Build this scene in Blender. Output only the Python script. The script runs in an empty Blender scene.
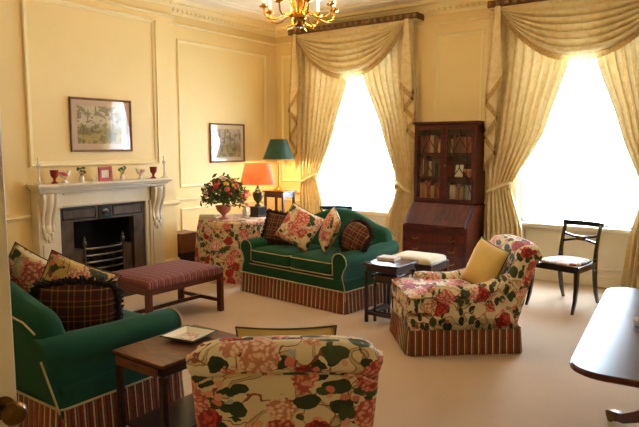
import bpy, bmesh, math, random
from math import sin, cos, pi, sqrt, atan2, radians
from mathutils import Vector, Matrix, Euler
random.seed(7)
S = bpy.context.scene
COL = S.collection

# ------------------------------------------------------------------ camera
cam = bpy.data.cameras.new('camera'); cam_o = bpy.data.objects.new('camera', cam); COL.objects.link(cam_o)
cam.sensor_width = 36; cam.lens = 36 * 604 / 639; cam.clip_start = .05
cam_o.location = (0, 0, 1.6)
cam_o.rotation_euler = (radians(90) - math.atan(67.5 / 604), 0, radians(36.1))
S.camera = cam_o
# ------------------------------------------------------------------ world, exposure
W = bpy.data.worlds.new('overcast_sky'); S.world = W; W.use_nodes = True
bg = W.node_tree.nodes['Background']; bg.inputs[0].default_value = (0.62, 0.80, 1.0, 1); bg.inputs[1].default_value = 24.0
S.view_settings.view_transform = 'Standard'; S.view_settings.look = 'None'
S.view_settings.gamma = 1; S.view_settings.use_curve_mapping = False
S.view_settings.exposure = 0.9
S.cycles.max_bounces = 8; S.cycles.diffuse_bounces = 5; S.cycles.transparent_max_bounces = 12
S.cycles.sample_clamp_indirect = 6
S.cycles.caustics_reflective = False; S.cycles.caustics_refractive = False
WINDOWS = [(-4.70, 1.32), (-1.70, 1.32)]       # centre x, width
WZ0, WZ1 = .69, 3.02
YW = 7.30                                       # inner face of the window wall
for i, (wx, ww) in enumerate(WINDOWS):          # portals: guide sky sampling through the openings, add no light
    l = bpy.data.lights.new('window_portal', 'AREA'); l.shape = 'RECTANGLE'; l.size = ww; l.size_y = WZ1 - WZ0
    l.cycles.is_portal = True
    o = bpy.data.objects.new('window_portal', l); COL.objects.link(o)
    o.location = (wx, YW + .36, (WZ0 + WZ1) / 2); o.rotation_euler = (-pi / 2, 0, 0)

# ------------------------------------------------------------------ colour helpers
def lin(c): return c / 12.92 if c <= .04045 else ((c + .055) / 1.055) ** 2.4
def hx(h): return tuple(lin(int(h[i:i + 2], 16) / 255) for i in (0, 2, 4)) + (1,)

# ------------------------------------------------------------------ materials
MATS = {}
class NT:
    def __init__(s, name):
        s.m = bpy.data.materials.new(name); s.m.use_nodes = True; s.t = s.m.node_tree
        s.b = s.t.nodes['Principled BSDF']; s.out = s.t.nodes['Material Output']; MATS[name] = s.m
    def n(s, typ, **kw):
        nd = s.t.nodes.new(typ)
        for k, v in kw.items():
            if k.startswith('i_'):
                nd.inputs[k[2:].replace('_', ' ')].default_value = v
            else: setattr(nd, k, v)
        return nd
    def l(s, a, b): s.t.links.new(a, b)
    def coord(s, kind='Object', scale=(1, 1, 1)):
        tc = s.n('ShaderNodeTexCoord'); mp = s.n('ShaderNodeMapping'); mp.inputs['Scale'].default_value = scale
        s.l(tc.outputs[kind], mp.inputs['Vector']); return mp.outputs[0]
    def ramp(s, fac, stops, interp='LINEAR'):
        r = s.n('ShaderNodeValToRGB'); cr = r.color_ramp; cr.interpolation = interp
        while len(cr.elements) < len(stops): cr.elements.new(.5)
        for e, (p, c) in zip(cr.elements, stops): e.position = p; e.color = c
        s.l(fac, r.inputs[0]); return r.outputs[0]
    def mix(s, fac, a, b, blend='MIX'):
        m = s.n('ShaderNodeMix', data_type='RGBA', blend_type=blend)
        for v, k in ((fac, 0), (a, 6), (b, 7)):
            if hasattr(v, 'links'): s.l(v, m.inputs[k])
            else: m.inputs[k].default_value = v
        return m.outputs[2]
    def math(s, op, a, b=None):
        m = s.n('ShaderNodeMath', operation=op)
        for i, v in enumerate((a, b)):
            if v is None: continue
            if hasattr(v, 'links'): s.l(v, m.inputs[i])
            else: m.inputs[i].default_value = v
        return m.outputs[0]
    def bump(s, h, strength=.2, dist=.01):
        b = s.n('ShaderNodeBump'); b.inputs['Strength'].default_value = strength; b.inputs['Distance'].default_value = dist
        s.l(h, b.inputs['Height']); s.l(b.outputs[0], s.b.inputs['Normal'])
def plain(name, col, rough=.5, metal=0, var=.08, nscale=6, bump=0, bscale=60, spec=None, coat=0, sheen=0):
    t = NT(name); c = hx(col)
    v = t.coord(); no = t.n('ShaderNodeTexNoise', i_Scale=nscale, i_Detail=4.0); t.l(v, no.inputs['Vector'])
    dark = tuple(x * (1 - var * 2) for x in c[:3]) + (1,); lite = tuple(min(1, x * (1 + var)) for x in c[:3]) + (1,)
    t.l(t.ramp(no.outputs[0], [(.25, dark), (.75, lite)]), t.b.inputs['Base Color'])
    t.b.inputs['Roughness'].default_value = rough; t.b.inputs['Metallic'].default_value = metal
    if spec is not None: t.b.inputs['Specular IOR Level'].default_value = spec
    if coat: t.b.inputs['Coat Weight'].default_value = coat; t.b.inputs['Coat Roughness'].default_value = .1
    if sheen: t.b.inputs['Sheen Weight'].default_value = sheen
    if bump:
        n2 = t.n('ShaderNodeTexNoise', i_Scale=bscale, i_Detail=2.0); t.l(v, n2.inputs['Vector']); t.bump(n2.outputs[0], bump, .006)
    return t.m
def wood(name, c1, c2, rough=.3, scale=(2, 14, 2), coat=.0, spec=None):
    t = NT(name); v = t.coord(scale=scale)
    no = t.n('ShaderNodeTexNoise', i_Scale=2.2, i_Detail=6.0, i_Distortion=1.4); t.l(v, no.inputs['Vector'])
    t.l(t.ramp(no.outputs[0], [(.3, hx(c1)), (.7, hx(c2))]), t.b.inputs['Base Color'])
    t.b.inputs['Roughness'].default_value = rough
    if spec is not None: t.b.inputs['Specular IOR Level'].default_value = spec
    if coat: t.b.inputs['Coat Weight'].default_value = coat; t.b.inputs['Coat Roughness'].default_value = .08
    return t.m
plain('wall_paint', 'EACF90', .55, var=.02, nscale=1.5, bump=.04, bscale=90)
plain('moulding_paint', 'ECD8A2', .45, var=.02)
plain('ceiling_paint', 'EFE3CB', .7, var=.02)
plain('cream_gloss', 'E6DCC2', .35, var=.03)
plain('sash_white', 'F0EEE6', .35, var=.02)
plain('door_white', 'E8DDCB', .35, var=.03)
plain('marble', 'E2D6BC', .3, var=.05, nscale=5)
plain('iron', '34302C', .45, .6, var=.25, nscale=12, bump=.15)
plain('iron_panel', '5E4E40', .45, .4, var=.25, nscale=9, bump=.1)
plain('soot', '0C0A09', .9, var=.3)
plain('steel', '6E6A66', .35, .9, var=.2)
plain('slate', '3A3733', .5, var=.2)
plain('brass', 'C79A3F', .28, 1.0, var=.1)
plain('old_brass', '6E5226', .3, 1.0, var=.2)
plain('gilt', 'D9A441', .25, 1.0, var=.15, nscale=20)
plain('dark_gilt', '5A4220', .4, .8, var=.3, nscale=20)
plain('black_lacquer', '16110E', .28, var=.2)
plain('black_lacquer_gloss', '120D0B', .18, var=.2, coat=.5)
wood('mahogany', '2E0D08', '5C1E12', .28, (2, 2, 12))
wood('mahogany_h', '340F09', '662414', .25, (10, 2, 2))
wood('mahogany_top', '2A120C', '552414', .22, (3, 12, 3), spec=.3)
wood('frame_oak', '6A4830', '8C6648', .4, (6, 6, 6))
plain('mount_pink', 'CDB092', .8, var=.03)
plain('mount_cream', 'D8C8A8', .8, var=.03)
wood('walnut', '4A2714', '7A4724', .35, (3, 12, 3))
wood('dark_wood', '1E0F0A', '3C1D12', .35, (2, 2, 10))
wood('bench_wood', '3A130C', '6A2A1A', .35, (2, 2, 10))
plain('cream_fabric', 'D9CCAE', .85, var=.06, bump=.15, bscale=250)
plain('green_fabric', '194A31', .85, var=.08, nscale=8, bump=.12, bscale=260, sheen=.03, spec=.2)
plain('piping_cream', 'B9A77E', .8, var=.1)
plain('piping_green', '474628', .8, var=.1)
plain('yellow_fabric', 'DABB70', .8, var=.07, nscale=7, bump=.12, bscale=200)
plain('fur', '241512', .95, var=.4, nscale=60, bump=.8, bscale=120)
plain('red_china', '8E1F16', .3, var=.1)
plain('red_leather', 'B02A18', .4, var=.08)
plain('white_china', 'E9E2D2', .25, var=.03)
plain('pink_china', 'C98A78', .3, var=.2, nscale=30)
plain('pink_terracotta', 'C77A5E', .45, var=.1)
plain('glass_white', 'EFEAD8', .12, var=.02)
plain('paper', 'E6DDC6', .7, var=.04)
plain('leaf_green', '4C6632', .6, var=.25, nscale=20)
plain('olive_china', '3E4A22', .3, var=.2)
plain('brown_leather', '7A4A2A', .5, var=.12)
plain('black_paint', '12100F', .5, var=.2)
plain('candle_wax', 'F2E7CC', .5, var=.02)
plain('brown_braid', '6E4A2C', .8, var=.3, nscale=30, bump=.4, bscale=150)
plain('braid_gold', '94703E', .75, var=.2, nscale=30)
plain('marble_slab', 'B8AB92', .3, var=.1, nscale=4)

def carpet():
    t = NT('carpet'); v = t.coord()
    a = t.n('ShaderNodeTexNoise', i_Scale=1.3, i_Detail=3.0); b = t.n('ShaderNodeTexNoise', i_Scale=140.0, i_Detail=2.0)
    t.l(v, a.inputs[0]); t.l(v, b.inputs[0])
    c1 = t.ramp(a.outputs[0], [(.3, hx('C2A88E')), (.7, hx('CDB49C'))])
    c2 = t.ramp(b.outputs[0], [(.3, (.86, .86, .86, 1)), (.7, (1.06, 1.06, 1.06, 1))])
    t.l(t.mix(1.0, c1, c2, 'MULTIPLY'), t.b.inputs['Base Color'])
    t.b.inputs['Roughness'].default_value = .95; t.b.inputs['Specular IOR Level'].default_value = .15
    t.b.inputs['Sheen Weight'].default_value = .15
    t.bump(b.outputs[0], .5, .006)
carpet()

def floral(name, base='D9C49A', scale=1.0, dens=.5, reds=('B02A24', 'D4766A', 'E0A28C', 'C65C50'), kind='Object', off=0):
    t = NT(name)
    tc = t.n('ShaderNodeTexCoord'); mp = t.n('ShaderNodeMapping'); mp.inputs['Scale'].default_value = (scale,) * 3
    mp.inputs['Location'].default_value = (off, off * .7, off * 1.3)
    t.l(tc.outputs[kind], mp.inputs[0]); v0 = mp.outputs[0]
    # wobble
    wn = t.n('ShaderNodeTexNoise', i_Scale=9.0, i_Detail=3.0); t.l(v0, wn.inputs[0])
    wv = t.n('ShaderNodeVectorMath', operation='MULTIPLY_ADD'); t.l(wn.outputs[1], wv.inputs[0])
    wv.inputs[1].default_value = (.07, .07, .07); t.l(v0, wv.inputs[2]); v = wv.outputs[0]
    col = hx(base)
    # winding stems
    def stems(sc, wid, c, soff):
        n = t.n('ShaderNodeTexNoise', i_Scale=sc, i_Detail=1.0, noise_dimensions='4D'); n.inputs['W'].default_value = soff
        t.l(v, n.inputs['Vector'])
        d = t.math('ABSOLUTE', t.math('SUBTRACT', n.outputs[0], .5))
        return t.math('LESS_THAN', d, wid)
    c = t.mix(stems(5.0, .022, None, 1.0), col, hx('A08060'))
    c = t.mix(stems(5.0, .010, None, 1.0), c, hx('C7B08A'))
    c = t.mix(stems(7.0, .010, None, 5.0), c, hx('8A4A3A'))
    def vor(sc, vec, rnd=1.0, feature='F1'):
        n = t.n('ShaderNodeTexVoronoi', i_Scale=sc, feature=feature); n.inputs['Randomness'].default_value = rnd
        t.l(vec, n.inputs['Vector']); return n
    def sepc(o):
        s_ = t.n('ShaderNodeSeparateColor'); t.l(o, s_.inputs[0]); return s_.outputs
    # leaves (stretched cells)
    for k, (rot, cc) in enumerate((((.4, .7, .3), '25371E'), ((1.9, .3, 1.2), '3B4A28'))):
        m2 = t.n('ShaderNodeMapping'); m2.inputs['Rotation'].default_value = rot; m2.inputs['Scale'].default_value = (1.0, 2.7, 1.7)
        t.l(v, m2.inputs[0]); lv = vor(6.5, m2.outputs[0])
        pick = sepc(lv.outputs['Color'])
        msk = t.math('MULTIPLY', t.math('LESS_THAN', lv.outputs['Distance'], .43), t.math('LESS_THAN', pick[k], dens * .6))
        vein = t.ramp(lv.outputs['Distance'], [(0, hx('5E6B3C')), (.10, hx(cc)), (.35, hx(cc))])
        c = t.mix(msk, c, vein)
    # small sprays
    sv = vor(17.0, v); ps = sepc(sv.outputs['Color'])
    msk = t.math('MULTIPLY', t.math('LESS_THAN', sv.outputs['Distance'], .36), t.math('LESS_THAN', ps[0], dens * .75))
    c = t.mix(msk, c, t.ramp(ps[1], [(0, hx(reds[1])), (.35, hx(reds[2])), (.6, hx('4A5330')), (.8, hx('A9AEB4'))], 'CONSTANT'))
    # big blooms
    fv = vor(5.2, v, .9); pf = sepc(fv.outputs['Color'])
    pet = vor(46.0, v)
    hue = t.ramp(pf[1], [(0, hx(reds[0])), (.25, hx(reds[1])), (.55, hx(reds[3])), (.72, hx(reds[2]))], 'CONSTANT')
    dk = t.ramp(pf[1], [(0, hx('7A1614')), (.25, hx('B0564A')), (.55, hx('9A3A32')), (.72, hx('C08066'))], 'CONSTANT')
    lt = t.ramp(pf[1], [(0, hx('CF4A3E')), (.25, hx('EAB8A0')), (.55, hx('E2A08C')), (.72, hx('F0DCC0'))], 'CONSTANT')
    shade = t.ramp(pet.outputs['Distance'], [(.12, (0, 0, 0, 1)), (.55, (1, 1, 1, 1))])
    pc = t.mix(shade, lt, hue); pc = t.mix(t.math('GREATER_THAN', pet.outputs['Distance'], .52), pc, dk)
    wob = t.math('ADD', fv.outputs['Distance'], t.math('MULTIPLY', pet.outputs['Distance'], .10))
    msk = t.math('MULTIPLY', t.math('LESS_THAN', wob, .50), t.math('LESS_THAN', pf[0], dens * 1.15))
    c = t.mix(msk, c, pc)
    t.l(c, t.b.inputs['Base Color']); t.b.inputs['Roughness'].default_value = .75
    t.b.inputs['Sheen Weight'].default_value = .1
    wb = t.n('ShaderNodeTexNoise', i_Scale=220.0); t.l(v0, wb.inputs[0]); t.bump(wb.outputs[0], .12, .004)
floral('chintz', 'E0CFAC', 1.12, .7, off=1.7)
floral('chintz_dense', 'D3B98A', 1.25, .8, off=3)
floral('chintz_cushion', 'DCC79E', 1.1, .75, off=7)
floral('chintz_gold', 'D0AE62', 1.1, .5, off=11)
floral('chintz_stool', 'DAD0C0', 2.4, .45, off=5)

def stripes(name, cols, period, kind='UV', axis=0, rough=.85):
    t = NT(name); tc = t.n('ShaderNodeTexCoord'); sp = t.n('ShaderNodeSeparateXYZ'); t.l(tc.outputs[kind], sp.inputs[0])
    f = t.math('FRACT', t.math('DIVIDE', sp.outputs[axis], period))
    n = len(cols); tot = sum(w for _, w in cols); p = 0; st = []
    for c, w in cols: st.append((p / tot, hx(c))); p += w
    c = t.ramp(f, st, 'CONSTANT')
    no = t.n('ShaderNodeTexNoise', i_Scale=70.0); t.l(tc.outputs['Object'], no.inputs[0])
    c = t.mix(1.0, c, t.ramp(no.outputs[0], [(.3, (.75, .75, .75, 1)), (.7, (1.1, 1.1, 1.1, 1))]), 'MULTIPLY')
    t.l(c, t.b.inputs['Base Color']); t.b.inputs['Roughness'].default_value = rough
stripes('fringe_stripe', [('8A3A22', 2.2), ('4A2A18', 1.2), ('D8C8A0', 1.5), ('5A3A1E', 1.2), ('9A5230', 1.8), ('4E4A26', 1.6), ('7A2418', 1.4)], .055)
stripes('plum_stripe', [('7A4240', 3), ('9E6E5E', 1), ('5E2A2C', 2), ('8E5444', 1.2), ('6A3636', 2.4)], .075, 'Object', 1)

def tartan(name, base='4A1614'):
    t = NT(name); tc = t.n('ShaderNodeTexCoord'); sp = t.n('ShaderNodeSeparateXYZ'); t.l(tc.outputs['Object'], sp.inputs[0])
    res = []
    for ax in (0, 2):
        f = t.math('FRACT', t.math('DIVIDE', sp.outputs[ax], .09))
        res.append(t.ramp(f, [(0, hx(base)), (.36, hx('1E2A1A')), (.52, hx('7A2018')), (.58, hx('A8823A')), (.63, hx('3A1A12')), (.9, hx('8E5A28'))], 'CONSTANT'))
    c = t.mix(.5, res[0], res[1]); t.l(c, t.b.inputs['Base Color']); t.b.inputs['Roughness'].default_value = .9
tartan('tartan')

def cloth_translucent(name, c1, c2, trans, scale, rough=.75, transp=0.0):
    t = NT(name); v = t.coord()
    no = t.n('ShaderNodeTexNoise', i_Scale=scale, i_Detail=3.0, i_Distortion=1.0); t.l(v, no.inputs[0])
    c = t.ramp(no.outputs[0], [(.42, hx(c1)), (.52, hx(c2))])
    t.l(c, t.b.inputs['Base Color']); t.b.inputs['Roughness'].default_value = rough; t.b.inputs['Sheen Weight'].default_value = .1
    tr = t.n('ShaderNodeBsdfTranslucent'); t.l(c, tr.inputs[0])
    mx = t.n('ShaderNodeMixShader'); mx.inputs[0].default_value = trans
    t.l(t.b.outputs[0], mx.inputs[1]); t.l(tr.outputs[0], mx.inputs[2]); last = mx.outputs[0]
    if transp:
        tp = t.n('ShaderNodeBsdfTransparent'); m2 = t.n('ShaderNodeMixShader'); m2.inputs[0].default_value = transp
        t.l(last, m2.inputs[1]); t.l(tp.outputs[0], m2.inputs[2]); last = m2.outputs[0]
    t.l(last, t.out.inputs[0])
cloth_translucent('damask', 'D9BE84', 'E1CA96', .05, 13)
cloth_translucent('damask_swag', 'D9BE84', 'E1CA96', .03, 13)
cloth_translucent('gold_fringe', 'A8844C', 'C4A468', .35, 60)
cloth_translucent('sheer', 'F4F4F2', 'F8F8F6', .85, 4, .9, transp=.5)
cloth_translucent('shade_orange', 'D67844', 'DC844E', .4, 3, .8)
cloth_translucent('shade_green', '1A3222', '223E2C', .06, 30, .7)

def glass(name, tint=(1, 1, 1, 1), refl=.035):
    t = NT(name); tp = t.n('ShaderNodeBsdfTransparent'); tp.inputs[0].default_value = tint
    gl = t.n('ShaderNodeBsdfGlossy'); gl.inputs['Roughness'].default_value = .03
    fr = t.n('ShaderNodeLayerWeight'); fr.inputs[0].default_value = .5
    mx = t.n('ShaderNodeMixShader'); t.l(t.math('ADD', t.math('MULTIPLY', t.math('POWER', fr.outputs['Facing'], 4.0), .8), refl), mx.inputs[0])
    t.l(tp.outputs[0], mx.inputs[1]); t.l(gl.outputs[0], mx.inputs[2]); t.l(mx.outputs[0], t.out.inputs[0])
glass('pane_glass'); glass('picture_glass')
t = NT('crystal'); t.b.inputs['Base Color'].default_value = hx('F0EAD8'); t.b.inputs['Roughness'].default_value = .08
t.b.inputs['Alpha'].default_value = .55
def emis(name, col, st):
    t = NT(name); t.b.inputs['Base Color'].default_value = hx(col); t.b.inputs['Emission Color'].default_value = hx(col)
    t.b.inputs['Emission Strength'].default_value = st
emis('lit_bulb', 'FFD9A0', 6)
def watercolour(name, seed, sky, mid, low, dark, thr):
    t = NT(name); tc = t.n('ShaderNodeTexCoord'); v = tc.outputs['Generated']
    mp = t.n('ShaderNodeMapping'); mp.inputs['Location'].default_value = (seed, seed, seed); t.l(v, mp.inputs[0])
    sp = t.n('ShaderNodeSeparateXYZ'); t.l(v, sp.inputs[0])
    n1 = t.n('ShaderNodeTexNoise', i_Scale=3.0, i_Detail=5.0); t.l(mp.outputs[0], n1.inputs[0])
    n2 = t.n('ShaderNodeTexNoise', i_Scale=9.0, i_Detail=6.0); t.l(mp.outputs[0], n2.inputs[0])
    h = t.math('ADD', sp.outputs[2], t.math('MULTIPLY', t.math('SUBTRACT', n1.outputs[0], .5), .5))
    c = t.ramp(h, [(.15, hx(low)), (.35, hx(mid)), (.55, hx(sky)), (1, hx(sky))])
    c = t.mix(t.math('MULTIPLY', t.math('GREATER_THAN', t.math('MULTIPLY', n1.outputs[0], n2.outputs[0]), thr), .65), c, hx(dark))
    # slender trunks
    mt = t.n('ShaderNodeMapping'); mt.inputs['Scale'].default_value = (1, 9, 1.2); t.l(mp.outputs[0], mt.inputs[0])
    n3 = t.n('ShaderNodeTexNoise', i_Scale=1.6, i_Detail=2.0); t.l(mt.outputs[0], n3.inputs[0])
    c = t.mix(t.math('MULTIPLY', t.math('GREATER_THAN', n3.outputs[0], .60), .75), c, hx(dark))
    t.l(c, t.b.inputs['Base Color']); t.b.inputs['Roughness'].default_value = .7
watercolour('print_landscape', 2.3, 'CDBE9C', '9C8A4A', 'B09A58', '5E5236', .25)
watercolour('print_beach', 6.1, 'BEB2A0', '9A8A62', 'B5A070', '6E5E48', .29)
def m(n): return MATS[n]

# ------------------------------------------------------------------ mesh builder
class MB:
    def __init__(s): s.v = []; s.f = []; s.uv = {}
    def add(s, vs, fs):
        o = len(s.v); s.v += [Vector(p) for p in vs]; s.f += [tuple(i + o for i in f) for f in fs]; return o
    def box(s, c, d, rz=0, ry=0, rx=0):
        R = Euler((rx, ry, rz)).to_matrix(); c = Vector(c)
        vs = [c + R @ Vector((sx * d[0] / 2, sy * d[1] / 2, sz * d[2] / 2)) for sx in (-1, 1) for sy in (-1, 1) for sz in (-1, 1)]
        s.add(vs, [(0, 1, 3, 2), (4, 6, 7, 5), (0, 4, 5, 1), (2, 3, 7, 6), (0, 2, 6, 4), (1, 5, 7, 3)]); return s
    def bb(s, x0, x1, y0, y1, z0, z1): return s.box(((x0 + x1) / 2, (y0 + y1) / 2, (z0 + z1) / 2), (abs(x1 - x0), abs(y1 - y0), abs(z1 - z0)))
    def loft(s, rings, closed=True, cap=True, loop=False):
        n = len(rings[0]); o = len(s.v)
        for r in rings: s.v += [Vector(p) for p in r]
        R = len(rings)
        for i in range(R if loop else R - 1):
            a = o + i * n; b = o + ((i + 1) % R) * n
            for j in range(n if closed else n - 1):
                k = (j + 1) % n; s.f.append((a + j, a + k, b + k, b + j))
        if cap and closed and not loop:
            s.f.append(tuple(o + j for j in reversed(range(n)))); s.f.append(tuple(o + (R - 1) * n + j for j in range(n)))
        return s
    def lathe(s, prof, n=20, c=(0, 0, 0)):
        rings = [[(c[0] + r * cos(2 * pi * j / n), c[1] + r * sin(2 * pi * j / n), c[2] + z) for j in range(n)] for r, z in prof]
        return s.loft(rings)
    def tube(s, path, r, n=8, closed=False, cap=True, sq=None):
        P = [Vector(p) for p in path]; N = len(P); rings = []; up = None
        for i in range(N):
            if closed: t = P[(i + 1) % N] - P[i - 1]
            else: t = P[min(i + 1, N - 1)] - P[max(i - 1, 0)]
            t.normalize()
            if up is None:
                up = Vector((0, 0, 1)) if abs(t.z) < .9 else Vector((0, 1, 0))
            a = t.cross(up)
            if a.length < 1e-6: a = t.orthogonal()
            a.normalize(); up = a.cross(t).normalized()
            rr = r[i] if isinstance(r, (list, tuple)) else r
            if sq:
                rings.append([P[i] + a * (x * rr * sq[0]) + up * (y * rr * sq[1]) for x, y in ((-1, -1), (1, -1), (1, 1), (-1, 1))])
            else: rings.append([P[i] + (a * cos(2 * pi * j / n) + up * sin(2 * pi * j / n)) * rr for j in range(n)])
        return s.loft(rings, cap=cap, loop=closed)
    def grid(s, nu, nv, fn, uv=None):
        o = len(s.v)
        for i in range(nu + 1):
            for j in range(nv + 1):
                s.v.append(Vector(fn(i / nu, j / nv)))
                if uv: s.uv[len(s.v) - 1] = uv(i / nu, j / nv)
        for i in range(nu):
            for j in range(nv):
                a = o + i * (nv + 1) + j; s.f.append((a, a + nv + 1, a + nv + 2, a + 1))
        return s
    def prism(s, out, axis, a, b):
        """closed outline of 2-tuples extruded along axis from a to b"""
        def P(p, w): return {'x': (w, p[0], p[1]), 'y': (p[0], w, p[1]), 'z': (p[0], p[1], w)}[axis]
        return s.loft([[P(p, a) for p in out], [P(p, b) for p in out]])
    def superq(s, c, r, e1=.35, e2=.35, nu=20, nv=12, R=None):
        def sg(x, e): return math.copysign(abs(x) ** e, x)
        rings = []
        for i in range(1, nv):
            ph = -pi / 2 + pi * i / nv; ring = []
            for j in range(nu):
                th = 2 * pi * j / nu
                p = Vector((r[0] * sg(cos(ph), e1) * sg(cos(th), e2), r[1] * sg(cos(ph), e1) * sg(sin(th), e2), r[2] * sg(sin(ph), e1)))
                if R: p = R @ p
                ring.append(Vector(c) + p)
            rings.append(ring)
        return s.loft(rings)
    def xf(s, M, start=0):
        for i in range(start, len(s.v)): s.v[i] = M @ s.v[i]
        return s
    def build(s, name, mat, parent=None, origin=None, smooth=True, bevel=0, seg=2, subsurf=0, solid=0, angle=40):
        me = bpy.data.meshes.new(name)
        og = Vector(origin) if origin is not None else Vector((0, 0, 0))
        me.from_pydata([tuple(p - og) for p in s.v], [], s.f)
        me.materials.append(m(mat) if isinstance(mat, str) else mat)
        if s.uv:
            ul = me.uv_layers.new(name='uv')
            for lp in me.loops: ul.data[lp.index].uv = s.uv.get(lp.vertex_index, (0, 0))
        bm = bmesh.new(); bm.from_mesh(me); bmesh.ops.recalc_face_normals(bm, faces=bm.faces); bm.to_mesh(me); bm.free()
        if smooth:
            for p in me.polygons: p.use_smooth = True
            if angle < 180: me.set_sharp_from_angle(angle=radians(angle))
        o = bpy.data.objects.new(name, me); COL.objects.link(o)
        if parent: o.parent = parent
        elif origin is not None: o.location = og
        if bevel:
            b = o.modifiers.new('bevel', 'BEVEL'); b.width = bevel; b.segments = seg; b.limit_method = 'ANGLE'; b.angle_limit = radians(35); b.harden_normals = False
            for p in me.polygons: p.use_smooth = True
            me.set_sharp_from_angle(angle=radians(180))
            wn = o.modifiers.new('wn', 'WEIGHTED_NORMAL'); wn.keep_sharp = True
        if subsurf:
            me.set_sharp_from_angle(angle=radians(180))
            b = o.modifiers.new('sub', 'SUBSURF'); b.levels = subsurf; b.render_levels = subsurf
        if solid:
            b = o.modifiers.new('sol', 'SOLIDIFY'); b.thickness = solid; b.offset = 0
        return o
def tag(o, label=None, cat=None, group=None, kind=None):
    if label: o['label'] = label
    if cat: o['category'] = cat
    if group: o['group'] = group
    if kind: o['kind'] = kind
    return o
def thing(name, label, cat, loc=(0, 0, 0), rz=0, group=None):
    o = bpy.data.objects.new(name, None); o.empty_display_size = .1; COL.objects.link(o)
    o.location = loc; o.rotation_euler = (0, 0, rz); return tag(o, label, cat, group)
def child(o, ch): ch.parent = o; return ch
def copy_tree(o, parent=None):
    c = o.copy(); COL.objects.link(c); c.parent = parent
    for ch in list(o.children): copy_tree(ch, c)
    return c
def struct(o): o['kind'] = 'structure'; return o
def point(parent, loc, watts, col, r=.03):
    l = bpy.data.lights.new('bulb_light', 'POINT'); l.energy = watts; l.color = col; l.shadow_soft_size = r
    o = bpy.data.objects.new('bulb_light', l); COL.objects.link(o); o.location = loc; o.parent = parent; return o

# ================================================================== ROOM
XL, XB, XR, Y0, ZC = -6.17, -5.85, 1.5, -.45, 3.42   # alcove face, chimney breast face, right wall, door wall, ceiling
CB0, CB1 = 2.78, 5.00                                # chimney breast extent
struct(MB().bb(XL - .3, XR + .3, Y0 - .3, YW + .4, -.12, 0).build('floor', 'carpet', smooth=False))
struct(MB().bb(XL - .3, XR + .3, Y0 - .3, YW + .4, ZC, ZC + .12).build('ceiling', 'ceiling_paint', smooth=False))
wl = struct(MB().bb(XL - .3, XL, Y0 - .3, YW + .4, 0, ZC).build('wall_left', 'wall_paint', smooth=False))
# chimney breast with the firebox hole
FB0, FB1, FBZ = 3.50, 4.33, .82
w = MB()
w.bb(XL, XB, CB0, FB0, 0, ZC); w.bb(XL, XB, FB1, CB1, 0, ZC); w.bb(XL, XB, FB0, FB1, FBZ, ZC)
cb = struct(w.build('wall_chimney', 'wall_paint', smooth=False))
struct(MB().bb(XR, XR + .3, Y0 - .3, YW + .4, 0, ZC).build('wall_right', 'wall_paint', smooth=False))
w = MB(); DX0, DX1 = -1.42, -.52
w.bb(XL, DX0, Y0 - .3, Y0, 0, ZC); w.bb(DX1, XR, Y0 - .3, Y0, 0, ZC); w.bb(DX0, DX1, Y0 - .3, Y0, 2.1, ZC); w.bb(DX0, DX1, Y0 - .3, Y0 - .25, 0, 2.1)
struct(w.build('wall_front', 'wall_paint', smooth=False))
w = MB(); xs = [XL]
for wx, ww in WINDOWS:
    w.bb(xs[-1], wx - ww / 2, YW, YW + .4, 0, ZC)
    w.bb(wx - ww / 2, wx + ww / 2, YW, YW + .4, WZ1, ZC); w.bb(wx - ww / 2, wx + ww / 2, YW + .06, YW + .4, 0, WZ0)
    xs.append(wx + ww / 2)
w.bb(xs[-1], XR, YW, YW + .4, 0, ZC)
wb = struct(w.build('wall_back', 'wall_paint', smooth=False))

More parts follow.
